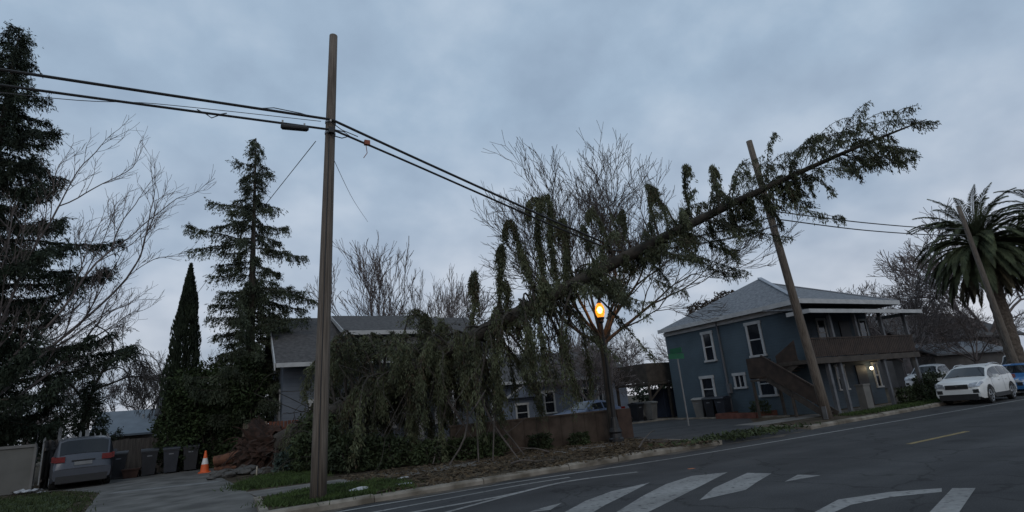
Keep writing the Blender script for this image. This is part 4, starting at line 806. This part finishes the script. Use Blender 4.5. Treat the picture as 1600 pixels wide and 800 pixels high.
# ------------------------------------------------------------------ cars
def make_car(name, label, cat, paint_m, L, Wd, top, belt, wheels, loc, rz, wr=.68, wheel_r=.35, clad=True, side=((-.45,.95),(-1.3,-.55),(-1.85,-1.4)), ws=(1.15,.35), rw=(-2.12,-1.75), group=None, face=True, bed=None, lamp_z=.9, tail_z=1.0):
    o = thing(name, label, cat, loc, rz, group); hl = L/2
    tx, tz = zip(*sorted(top)); bx_, bz = zip(*sorted(belt))
    xs = set(np.linspace(-hl, hl, 19).tolist()+list(tx)+list(ws)+list(rw))
    xs = [x for x in xs if all(abs(x-w) > wheel_r+.1 for w in wheels)]
    for w in wheels: xs += [w+k*(wheel_r+.06) for k in (-1.0,-.97,-.72,-.38,0,.38,.72,.97,1.0)]
    xs = sorted(x for x in xs if -hl <= x <= hl)
    def ring(x):
        zt = np.interp(x, tx, tz); zb_ = np.interp(x, bx_, bz); zb_ = min(zb_, zt-.05)
        e_ = abs(x)/hl; w = Wd/2*(1-.10*max(0, (e_-.72)/.28)**2); cab = np.clip((zt-zb_-.08)/.4, 0, 1); w4 = w*(.93*(1-cab)+wr/(.9)*cab)
        lo = .26 if abs(x) < hl-.12 else .34
        for wx in wheels:
            d = abs(x-wx)/(wheel_r+.06)
            if d < .99: lo = max(lo, wheel_r+(wheel_r+.06)*math.sqrt(max(0, 1-d*d)))
        m1 = max(.46, lo+.02); m2 = max(.74, lo+.05)
        return [(w*.95, lo), (w, m1), (w*1.0, min(m2, zb_-.03)), (w*.985, zb_), (w4, zt-.06*(.3+.7*cab)), (w4*.7, zt), (0, zt+.015)]
    RG = [ring(x) for x in xs]
    def full(x, rg): return [(x, y, z) for y, z in rg]+[(x, -y, z) for y, z in rg[-2::-1]]
    b = MB(); V = []; nr = 13
    for x, rg in zip(xs, RG): V += full(x, rg)
    F_ = [(i*nr+j, i*nr+j+1, (i+1)*nr+j+1, (i+1)*nr+j) for i in range(len(xs)-1) for j in range(nr-1)]
    F_ += [(i*nr+nr-1, i*nr, (i+1)*nr, (i+1)*nr+nr-1) for i in range(len(xs)-1)]
    F_ += [tuple(range(nr)), tuple(range(len(xs)*nr-1, len(xs)*nr-nr-1, -1))]
    b.add(V, F_); body = b.build('body', paint_m, o, origin=(0, 0, 0), smooth=True); body.location = (0,0,0); body.data.set_sharp_from_angle(angle=R(38))
    def P_(x, row, sg=1):
        i = np.clip(np.searchsorted(xs, x), 1, len(xs)-1); f = (x-xs[i-1])/(xs[i]-xs[i-1]); A = np.array(RG[i-1][row])*(1-f)+np.array(RG[i][row])*f
        return np.array([x, A[0]*sg, A[1]])
    def loc0(bd, nm, m, par, sm=False): q = bd.build(nm, m, par, origin=(0, 0, 0), smooth=sm); q.location = (0, 0, 0); return q
    # glass
    def screen(xa, xb, nm):
        g_ = MB(); n = np.array([xb-xa, 0, 0]); sgn = 1 if xa > xb else -1; rows = [(4, 1, .93), (5, 1, 1), (6, 1, 1), (5, -1, 1), (4, -1, .93)]; Vv = []
        for s in np.linspace(.07, .93, 6):
            x = xa+(xb-xa)*s
            for r_, sg, k in rows: p = P_(x, r_, sg); p[1] *= k; Vv.append(p+np.array([.012*sgn, 0, .014]))
        g_.add(Vv, [(i*5+j, i*5+j+1, (i+1)*5+j+1, (i+1)*5+j) for i in range(5) for j in range(4)]); return loc0(g_, nm, glasscar, o, True)
    screen(*ws, 'windscreen'); screen(*rw, 'rear_window')
    for sg in (1, -1):
        for xa, xb in side:
            g_ = MB(); Vv = []; k = 7
            for s in np.linspace(0, 1, k):
                x = xa+(xb-xa)*s; A = P_(x, 3, sg); B = P_(x, 4, sg)
                if B[2]-A[2] < .12: B = A+(B-A)*1.0
                for t in (.1, .84): p = A+(B-A)*t; Vv.append(p+np.array([0, .012*sg, .006]))
            g_.add(Vv, [(2*i, 2*i+1, 2*i+3, 2*i+2) for i in range(k-1)]); loc0(g_, 'side_window', glasscar, o)
    # wheels
    for wx in wheels:
        for sg in (1, -1):
            yc = sg*(Wd/2-.13); t = MB(); th = np.linspace(0, 2*np.pi, 24, endpoint=False); prof = [(wheel_r*.62, -.1), (wheel_r*.95, -.11), (wheel_r, -.08), (wheel_r, .08), (wheel_r*.95, .11), (wheel_r*.62, .1)]
            V = [(wx+r*math.cos(a), yc+q, wheel_r+r*math.sin(a)) for r, q in prof for a in th]; n = len(prof)
            t.add(V, [(i*24+j, i*24+(j+1) % 24, (i+1)*24+(j+1) % 24, (i+1)*24+j) for i in range(n-1) for j in range(24)]+[tuple(range(24)), tuple(range((n-1)*24, n*24))]); tw = loc0(t, 'wheel', rubber, o, False)
            r_ = MB()
            for k in range(5):
                a = k*1.2566+.3; c, s = math.cos(a), math.sin(a); r_.bar((wx+.05*c, yc+sg*.118, wheel_r+.05*s), (wx+wheel_r*.64*c, yc+sg*.112, wheel_r+wheel_r*.64*s), .075, .03, (0, 1, 0))
            V = [(wx+r*math.cos(a), yc+sg*q, wheel_r+r*math.sin(a)) for r, q in ((wheel_r*.6, .104), (wheel_r*.69, .122), (wheel_r*.72, .112)) for a in th]; r_.add(V, [(i*24+j, i*24+(j+1) % 24, (i+1)*24+(j+1) % 24, (i+1)*24+j) for i in range(2) for j in range(24)])
            loc0(r_, 'rim', rimm, tw)
    u_ = MB(); u_.box((-hl+.25, -Wd/2+.26, .2), (hl-.25, Wd/2-.26, .62)); loc0(u_, 'underbody', carblack, o)
    if clad:
        c_ = MB()
        for sg in (1, -1):
            c_.box((wheels[0]+wheel_r+.08, sg*(Wd/2-.02)-.02, .24), (wheels[1]-wheel_r-.08, sg*(Wd/2-.02)+.025, .42))
            for wx in wheels:
                A = [(wx+(wheel_r+.05)*math.cos(a), sg*(Wd/2+.006), wheel_r+(wheel_r+.05)*math.sin(a)) for a in np.linspace(-.1, math.pi+.1, 14)]; B = [(wx+(wheel_r+.12)*math.cos(a), sg*(Wd/2+.008), wheel_r+(wheel_r+.12)*math.sin(a)) for a in np.linspace(-.1, math.pi+.1, 14)]
                c_.add(A+B, [(i, i+1, 15+i, 14+i) for i in range(13)])
        c_.box((hl-.06, -Wd*.40, .22), (hl+.02, Wd*.40, .47)); c_.box((-hl-.02, -Wd*.40, .24), (-hl+.06, Wd*.40, .48)); loc0(c_, 'cladding', carblack, o)
    # front
    zh = np.interp(hl-.25, tx, tz)
    gq_ = MB(); gq_.box((hl-.1, -.42, lamp_z-.20), (hl+.025, .42, lamp_z-.02)); gr = loc0(gq_, 'grille', carblack, o)
    ch = MB(); ch.box((hl+.02, -.40, lamp_z-.10), (hl+.035, .40, lamp_z-.085)); ch.lathe([(.0, 0), (.06, 0), (.06, .01)], (hl+.03, 0, lamp_z-.09), 10); loc0(ch, 'grille_trim', chrome, gr)
    for sg in (1, -1):
        h_ = MB(); h_.prism([(hl-.02, sg*.46, lamp_z-.13), (hl-.07, sg*(Wd/2-.09), lamp_z-.13), (hl-.42, sg*(Wd/2-.002), lamp_z+.02), (hl-.36, sg*(Wd/2-.03), lamp_z+.08), (hl-.06, sg*.5, lamp_z+.02)], (.04, sg*.008, 0)); loc0(h_, 'headlight', clearlens, o)
        f_ = MB(); f_.box((hl-.14, sg*(Wd/2-.24)-.11, .50), (hl+.002, sg*(Wd/2-.24)+.11, .66)); loc0(f_, 'fog_light', carblack, o)
        t_ = MB(); t_.box((-hl-.012, sg*(Wd/2-.24)-.15, tail_z-.09), (-hl+.1, sg*(Wd/2-.24)+.15, tail_z+.1)); t_.box((-hl+.02, sg*(Wd/2-.055)-.04, tail_z-.07), (-hl+.36, sg*(Wd/2-.055)+.045, tail_z+.12)); loc0(t_, 'tail_light', redlens, o)
        m_ = MB(); xm = ws[0]-.35; p = P_(xm, 3, sg); m_.bar((xm, p[1]-.05*sg, p[2]+.05), (xm, p[1]+.10*sg, p[2]+.07), .06, .04); m_.add([(xm+dx_*.8, p[1]+sg*(.08+dy_), p[2]+dz_) for dx_, dy_, dz_ in ((-.06,0,.0),(.1,.02,.01),(.1,.14,.03),(-.06,.2,.03),(-.06,0,.17),(.07,.02,.16),(.07,.14,.15),(-.06,.2,.15))], [(0,3,2,1),(4,5,6,7),(0,1,5,4),(1,2,6,5),(2,3,7,6),(3,0,4,7)]); loc0(m_, 'mirror', paint_m, o)
        d_ = MB()
        for xd in ((ws[0]-.35-.95), (ws[0]-.35-1.85)): d_.box((xd, sg*(Wd/2+.005)-.012, .93), (xd+.17, sg*(Wd/2+.005)+.014, .965))
        loc0(d_, 'door_handle', paint_m, o)
    for sg in (1, -1):
        for xs_ in (side[0][1]-.02, (side[0][0]+side[1][1])/2, side[1][0]-.04):
            sm = MB(); Vv = []
            for r_ in (1, 2, 3):
                for dx_ in (-.008, .008): p = P_(xs_+dx_, r_, sg); Vv.append(p+np.array([0, .006*sg, 0]))
            sm.add(Vv, [(0, 1, 3, 2), (2, 3, 5, 4)]); loc0(sm, 'door_seam', carblack, o)
        if clad:
            rl = MB(); Pl = [P_(x, 4, sg)+np.array([0, -.05*sg, .085]) for x in np.linspace(ws[1]-.25, rw[1]+.2, 8)]; Pl[0][2] -= .05; Pl[-1][2] -= .05; rl.tube(Pl, .018, 6); loc0(rl, 'roof_rail', chrome, o)
    tg = MB(); tg.box((-hl-.006, -Wd*.36, .70), (-hl+.03, Wd*.36, .712)); tg.box((-hl-.02, -.34, tail_z-.075), (-hl+.02, .34, tail_z-.045)); loc0(tg, 'tailgate_trim', carblack, o)
    pl = MB(); pl.box((-hl-.02, -.26, tail_z-.22), (-hl+.02, .26, tail_z-.10)); loc0(pl, 'licence_plate', plate, o)
    return o
carpaint = lambda n, c, me=.0: mat(n, c, .28, .05, 1.0, metal=me)
whitep = carpaint('white_car_paint', (.62,.63,.62)); silverp = carpaint('silver_car_paint', (.06,.066,.08), .4); bluep = carpaint('blue_car_paint', (.03,.12,.28)); palep = carpaint('pale_car_paint', (.5,.51,.52))
SUVTOP = [(2.31,.62),(2.27,.86),(2.05,1.0),(1.2,1.13),(.35,1.60),(-.2,1.69),(-.9,1.70),(-1.75,1.62),(-2.13,1.14),(-2.24,1.05),(-2.3,.72)]
SUVBELT = [(2.31,.55),(2.2,.86),(1.2,1.05),(-1.0,1.10),(-2.0,1.14),(-2.31,.7)]
make_car('parked_suv', 'white compact SUV parked facing us at the kerb', 'car', whitep, 4.62, 1.82, SUVTOP, SUVBELT, (-1.37, 1.36), (31.3, 13.15, -.12), math.pi+.09, ws=(1.18,.36), rw=(-2.12,-1.76))
make_car('parked_hatchback', 'bright blue hatchback parked behind the white SUV', 'car', bluep, 4.3, 1.78, [(2.15,.6),(2.1,.8),(1.9,.92),(1.15,1.05),(.2,1.5),(-.5,1.56),(-1.5,1.48),(-2.02,1.08),(-2.15,.7)], [(2.15,.52),(2.05,.78),(1.1,.97),(-1.0,1.02),(-1.9,1.05),(-2.15,.65)], (-1.28, 1.3), (36.9, 13.65, -.12), math.pi+.09, ws=(1.12,.22), rw=(-2.0,-1.52), clad=False, side=((-.45,.85),(-1.25,-.55),(-1.65,-1.35)), lamp_z=.8, tail_z=.9)
make_car('parked_suv', 'silver SUV parked nose-in on driveway by the fence', 'car', silverp, 4.75, 1.84, [(2.37,.62),(2.32,.86),(2.1,1.0),(1.25,1.13),(.4,1.64),(-.2,1.77),(-1.0,1.79),(-2.02,1.72),(-2.27,1.18),(-2.33,1.05),(-2.375,.72)], [(2.37,.55),(2.2,.86),(1.2,1.05),(-1.0,1.10),(-2.1,1.14),(-2.375,.7)], (-1.42, 1.42), (-4.95, 28.1, 0), math.pi/2+.2, ws=(1.22,.42), rw=(-2.28,-2.03), wr=.75, side=((-.4,1.0),(-1.35,-.5),(-2.0,-1.45)), tail_z=1.04)
pk = make_car('pickup_truck', 'white pickup truck seen between bare trees and bushes', 'pickup', palep, 5.6, 1.95, [(2.8,.7),(2.75,1.0),(2.5,1.12),(1.6,1.2),(.95,1.78),(.2,1.86),(-.55,1.82),(-.72,1.25),(-2.75,1.22),(-2.8,.8)], [(2.8,.6),(2.6,1.0),(1.6,1.14),(-.7,1.18),(-2.7,1.17),(-2.8,.8)], (-1.75, 1.75), (47.6, 22.5, 0), math.pi+.1, ws=(1.58,.98), rw=(-.7,-.56), clad=False, side=((.15,1.35),(-.5,.05)), wheel_r=.39, lamp_z=.98)
make_car('parked_sedan', 'blue grey sedan parked behind the low brown wall', 'car', carpaint('slate_car_paint', (.10,.13,.2)), 4.5, 1.78, [(2.25,.6),(2.2,.76),(2.0,.86),(1.1,.98),(.25,1.4),(-.5,1.44),(-1.1,1.36),(-1.75,1.0),(-2.2,.95),(-2.25,.65)], [(2.25,.52),(2.1,.74),(1.1,.9),(-1.0,.94),(-2.1,.92),(-2.25,.6)], (-1.35, 1.35), (18.2, 26.2, 0), math.pi+.2, ws=(1.08,.28), rw=(-1.72,-1.12), clad=False, side=((-.4,.8),(-1.15,-.5)), lamp_z=.72, tail_z=.84)
make_car('parked_van', 'pale van with dark windscreen behind the white SUV', 'van', palep, 4.9, 1.95, [(2.45,.7),(2.4,1.0),(2.2,1.15),(1.7,1.3),(1.0,2.0),(.2,2.12),(-2.2,2.08),(-2.4,1.3),(-2.45,.8)], [(2.45,.6),(2.2,1.05),(1.6,1.2),(-1.5,1.25),(-2.3,1.25),(-2.45,.8)], (-1.5, 1.55), (51.5, 18.4, .0), math.pi+.1, ws=(1.66,1.02), rw=(-2.38,-2.22), clad=False, side=((-.2,1.4),(-1.6,-.3)), lamp_z=.95)
# ------------------------------------------------------------------ street furniture and small things
# the lit lamp
o = thing('street_lamp', 'black post lamp glowing orange below the fallen trunk', 'street lamp', (12.42, 16.3, 0))
b = MB(); b.lathe([(.27,-.02),(.27,.12),(.22,.16),(.2,.3),(.24,.36),(.17,.5),(.13,.75),(.11,.85)], (12.42, 16.3, 0), 16); b.build('lamp_base', blackmetal, o)
b = MB(); b.lathe([(.07,.85),(.058,2.4),(.05,4.25),(.1,4.3),(.1,4.38),(.14,4.44),(.14,4.48)], (12.42, 16.3, 0), 14); b.build('lamp_post', blackmetal, o)
b = MB(); b.lathe([(.11,4.48),(.16,4.6),(.185,4.75),(.15,4.9),(.09,5.0),(.0,5.02)], (12.42, 16.3, 0), 16); gm = bpy.data.materials.new('amber_glass'); gm.use_nodes = True; t_ = gm.node_tree; t_.nodes.clear(); tr_ = t_.nodes.new('ShaderNodeBsdfTransparent'); tr_.inputs[0].default_value = (1, .75, .4, 1); em_ = t_.nodes.new('ShaderNodeEmission'); em_.inputs[0].default_value = (1, .3, .02, 1); em_.inputs[1].default_value = 2.4; ms_ = t_.nodes.new('ShaderNodeMixShader'); ms_.inputs[0].default_value = .42; no_ = t_.nodes.new('ShaderNodeTexNoise'); no_.inputs['Scale'].default_value = 9; ra_ = t_.nodes.new('ShaderNodeMapRange'); ra_.inputs[3].default_value = .1; ra_.inputs[4].default_value = .75; t_.links.new(no_.outputs[0], ra_.inputs[0]); t_.links.new(ra_.outputs[0], ms_.inputs[0]); ou_ = t_.nodes.new('ShaderNodeOutputMaterial'); t_.links.new(tr_.outputs[0], ms_.inputs[1]); t_.links.new(em_.outputs[0], ms_.inputs[2]); t_.links.new(ms_.outputs[0], ou_.inputs[0])
gl_ = b.build('lamp_globe', gm, o, smooth=True)
b = MB(); b.lathe([(.0,4.62),(.07,4.66),(.105,4.76),(.07,4.86),(.0,4.9)], (12.42, 16.3, 0), 12); b.build('bulb', emit('sodium_bulb', (1,.66,.2), 24), gl_, smooth=True)
b = MB(); b.lathe([(.1,5.03),(.05,5.1),(.02,5.2),(.0,5.24)], (12.42, 16.3, 0), 12); b.build('lamp_finial', blackmetal, o)
l = bpy.data.lights.new('lamp_light', 'POINT'); l.energy = 34; l.color = (1,.42,.09); l.shadow_soft_size = .2; lo = bpy.data.objects.new('lamp_light', l); COL.objects.link(lo); lo.location = (12.42, 16.05, 4.76)
# street name sign
o = thing('street_sign', 'green street name sign on a thin grey pole', 'street sign', (18.7, 19.1, 0))
b = MB(); b.tube([(18.7, 19.1, -.05), (18.68, 19.1, 3.0)], .035, 8); b.build('sign_pole', mat('galvanised_pole', (.2,.2,.2), .6, .15, 3), o)
b = MB(); b.box((18.15, 19.085, 3.0), (19.1, 19.115, 3.25)); b.build('name_blade', greensign, o)
b = MB(); b.box((18.66, 18.75, 3.26), (18.69, 19.5, 3.5)); b.build('name_blade', greensign, o)
b = MB(); b.box((26.1, 15.3, -.02), (26.6, 15.65, 1.08)); b.box((26.07, 15.27, 1.08), (26.63, 15.68, 1.14)); o = b.build('utility_cabinet', mat('cabinet_grey', (.13,.125,.115), .7, .15, 2), None, (26.35, 15.45, 0)); tag(o, 'plain grey utility cabinet on pavement before the blue house', 'utility box')
o = thing('planter_bed', 'low red edged planting bed beside the blue wall', 'planter', (23, 19.4, 0))
b = MB(); b.box((22.3, 18.35, -.02), (23.85, 18.47, .26)); b.box((22.3, 18.47, -.02), (22.42, 20.8, .26)); b.box((22.42, 20.68, -.02), (23.85, 20.8, .26)); b.build('edging', mat('red_edging', (.11,.04,.028), .9, .3, 4), o)
b = MB(); b.box((22.42, 18.47, -.01), (23.85, 20.68, .2)); b.build('soil_fill', soil, o)
# wheelie bins
def bin_(label, x, y, rz, m, group=None, lid=None):
    o = thing('wheelie_bin', label, 'bin', (x, y, 0), rz, group)
    def L0(bd, nm, mm, par): q = bd.build(nm, mm, par, origin=(0,0,0)); q.location = (0,0,0); return q
    b = MB(); b.add([(-.22,-.25,.06),(.22,-.25,.06),(.22,.24,.06),(-.22,.24,.06),(-.29,-.34,.98),(.29,-.34,.98),(.29,.33,.98),(-.29,.33,.98)], [(0,3,2,1),(4,5,6,7),(0,1,5,4),(1,2,6,5),(2,3,7,6),(3,0,4,7)]); b.box((-.31,-.36,.93),(.31,.35,.985)); L0(b, 'bin_body', m, o)
    b = MB(); b.prism([(-.32,-.4,.99),(-.32,.37,.99),(-.32,.36,1.03),(-.32,.0,1.1),(-.32,-.36,1.05)], (.64,0,0)); L0(b, 'lid', lid or m, o)
    b = MB(); b.tube([(-.26,.38,1.0),(-.26,.45,.98),(.26,.45,.98),(.26,.38,1.0)], .018, 6); L0(b, 'handle', m, o)
    for s in (-1, 1):
        b = MB(); b.tube([(s*.24,.26,.13),(s*.31,.26,.13)], .13, 14); L0(b, 'wheel', rubber, o)
    b = MB(); b.box((-.09,-.335,.78),(.09,-.305,.82)); L0(b, 'label_plate', mat('bin_label', (.16,.17,.19), .6, .2, 6), o)
    return o
bin_('dark wheelie bin half hidden behind the silver car', -3.85, 29.0, .1, binm)
bin_('black wheelie bin standing apart left of the pair', -2.75, 28.8, .12, binm)
bin_('blue grey wheelie bin in the middle by the fence', -1.95, 28.75, .05, mat('bin_slate', (.02,.023,.032), .5, .2, 3))
bin_('black wheelie bin nearest to the orange cone', -1.2, 28.85, -.05, binm)
bin_('pale grey bin with light lid by the blue house', 23.3, 22.7, -1.2, mat('bin_pale', (.12,.12,.115), .6, .15, 3), lid=mat('bin_pale_lid', (.2,.2,.19), .6, .15, 3))
bin_('dark bin beside the pale bin at the blue house', 23.3, 21.9, -1.3, binm); bin_('dark bin nearest the drainpipe of the blue house', 23.35, 21.15, -1.4, MAT['bin_slate'])
bin_('grey bin near the dark blue shed', 22.6, 26.0, .2, MAT['bin_pale']); bin_('black bin beside the grey bin by the shed', 21.8, 26.3, .1, binm)
o = thing('plant_pot', 'rusty brown square tub beside the left bins', 'plant pot', (-3.3, 28.6, 0)); b = MB(); b.add([(-3.55,28.4,0),(-3.1,28.4,0),(-3.1,28.85,0),(-3.55,28.85,0),(-3.62,28.35,.32),(-3.03,28.35,.32),(-3.03,28.9,.32),(-3.62,28.9,.32)], [(0,3,2,1),(4,5,6,7),(0,1,5,4),(1,2,6,5),(2,3,7,6),(3,0,4,7)]); b.build('tub', mat('rust_tub', (.05,.025,.018), .9, .3, 4), o); b = MB(); b.box((-3.65,28.32,.32),(-3.0,28.93,.37)); b.build('rim', MAT['rust_tub'], o)
# traffic cone
o = thing('traffic_cone', 'orange traffic cone with white collar beside the root plate', 'traffic cone', (-.6, 26.3, 0))
b = MB(); b.box((-.82,26.08,.0),(-.38,26.52,.04)); b.lathe([(.17,.04),(.155,.1),(.125,.33)], (-.6,26.3,0), 16); b.lathe([(.078,.56),(.03,.84),(.0,.85)], (-.6,26.3,0), 16); b.build('cone_body', conem, o)
b = MB(); b.lathe([(.125,.33),(.078,.56)], (-.6,26.3,0), 16); b.build('collar', conew, o)
# cut log and rubble
o = thing('cut_log', 'reddish sawn log lying by the cone', 'log', (.4, 25.6, 0)); b = MB(); b.tube([(-.25, 25.75, .42), (.35, 25.6, .5), (1.1, 25.3, .72)], [.2, .21, .24], 14); b.build('log_bark', mat('orange_bark', (.06,.026,.016), .9, .4, 5, c2=(.13,.055,.03)), o)
b = MB(); b.tube([(-.262, 25.753, .418), (-.25, 25.75, .42)], .19, 14); b.build('cut_face', orangewood, o)
b = MB(); b.tube([(-.2, 25.9, .12), (.6, 25.4, .13)], .13, 10); tag(b.build('cut_log', MAT['orange_bark']), 'smaller dark log lying under the sawn log', 'log')
rng = np.random.default_rng(77)
pts = [(-.1,22.6,.24),(.3,22.2,.3),(.75,22.5,.28),(1.1,22.0,.25),(.55,22.9,.34),(0,23.3,.3),(.9,23.2,.36),(1.4,22.6,.26),(.3,23.7,.36),(-.25,24.1,.25),(.7,23.9,.4),(1.2,21.5,.2),(-.3,22.0,.18),(1.7,22.0,.22)]
for i, (x, y, s) in enumerate(pts):
    bm = MB(); U = unit(rng.normal(size=(22, 3))); import bmesh
    me = bpy.data.meshes.new('rubble_chunk'); q = bmesh.new()
    for u in U: q.verts.new(tuple(u*s*np.array([.95,.8,.45])*(.8+.3*rng.random())))
    bmesh.ops.convex_hull(q, input=q.verts); bmesh.ops.delete(q, geom=[v for v in q.verts if not v.link_faces], context='VERTS'); q.to_mesh(me); q.free()
    me.materials.append(mat('rubble', (.045,.042,.038), .95, .35, 3, .4, c2=(.085,.08,.074))); r_ = bpy.data.objects.new('rubble_chunk', me); COL.objects.link(r_); r_.location = (x, y, s*.35)
    tag(r_, 'grey broken concrete chunk in rubble heap before the roots', 'rubble', 'chunks in the rubble heap')
# litter
def crumple(label, x, y, s, seed, fl=.35, nm='litter', cat='litter', z=.05):
    rng = np.random.default_rng(seed); k = 7; b = MB(); g_ = np.linspace(-1, 1, k); V = [(x+u*s*(1+.2*rng.normal())*.5, y+v*s*.35*(1+.2*rng.normal()), z+min(abs(rng.normal()),1.2)*s*fl*.45*(1-.6*max(abs(u), abs(v)))) for u in g_ for v in g_]
    V2 = [(a, b_, c-.012) for a, b_, c in V]
    b.add(V, [(i*k+j, i*k+j+1, (i+1)*k+j+1, (i+1)*k+j) for i in range(k-1) for j in range(k-1)])
    b.add(V2, [(i*k+j, (i+1)*k+j, (i+1)*k+j+1, i*k+j+1) for i in range(k-1) for j in range(k-1)])
    return tag(b.build(nm, whiteplastic), label, cat)
crumple('crumpled white plastic on grass nearest the pole', 2.75, 13.15, .42, 1); crumple('flat white scrap on grass by the kerb end', 3.75, 13.1, .34, 2, .12); crumple('small pale scrap at edge of leaf litter', 4.1, 14.3, .22, 3)
crumple('white bag lying in front of the pale gate', -6.1, 26.3, .7, 4, .4, 'plastic_bag', 'bag', .06); crumple('tiny pale scrap beside the silver car', -5.5, 25.4, .2, 5)
b = MB(); b.tube([(1.05, 21.2, -.05), (1.06, 21.2, .32)], .025, 6); tag(b.build('marker_stake', mat('pale_stake', (.35,.31,.25), .8, .2, 4)), 'short pale wooden stake by the rubble heap', 'stake')
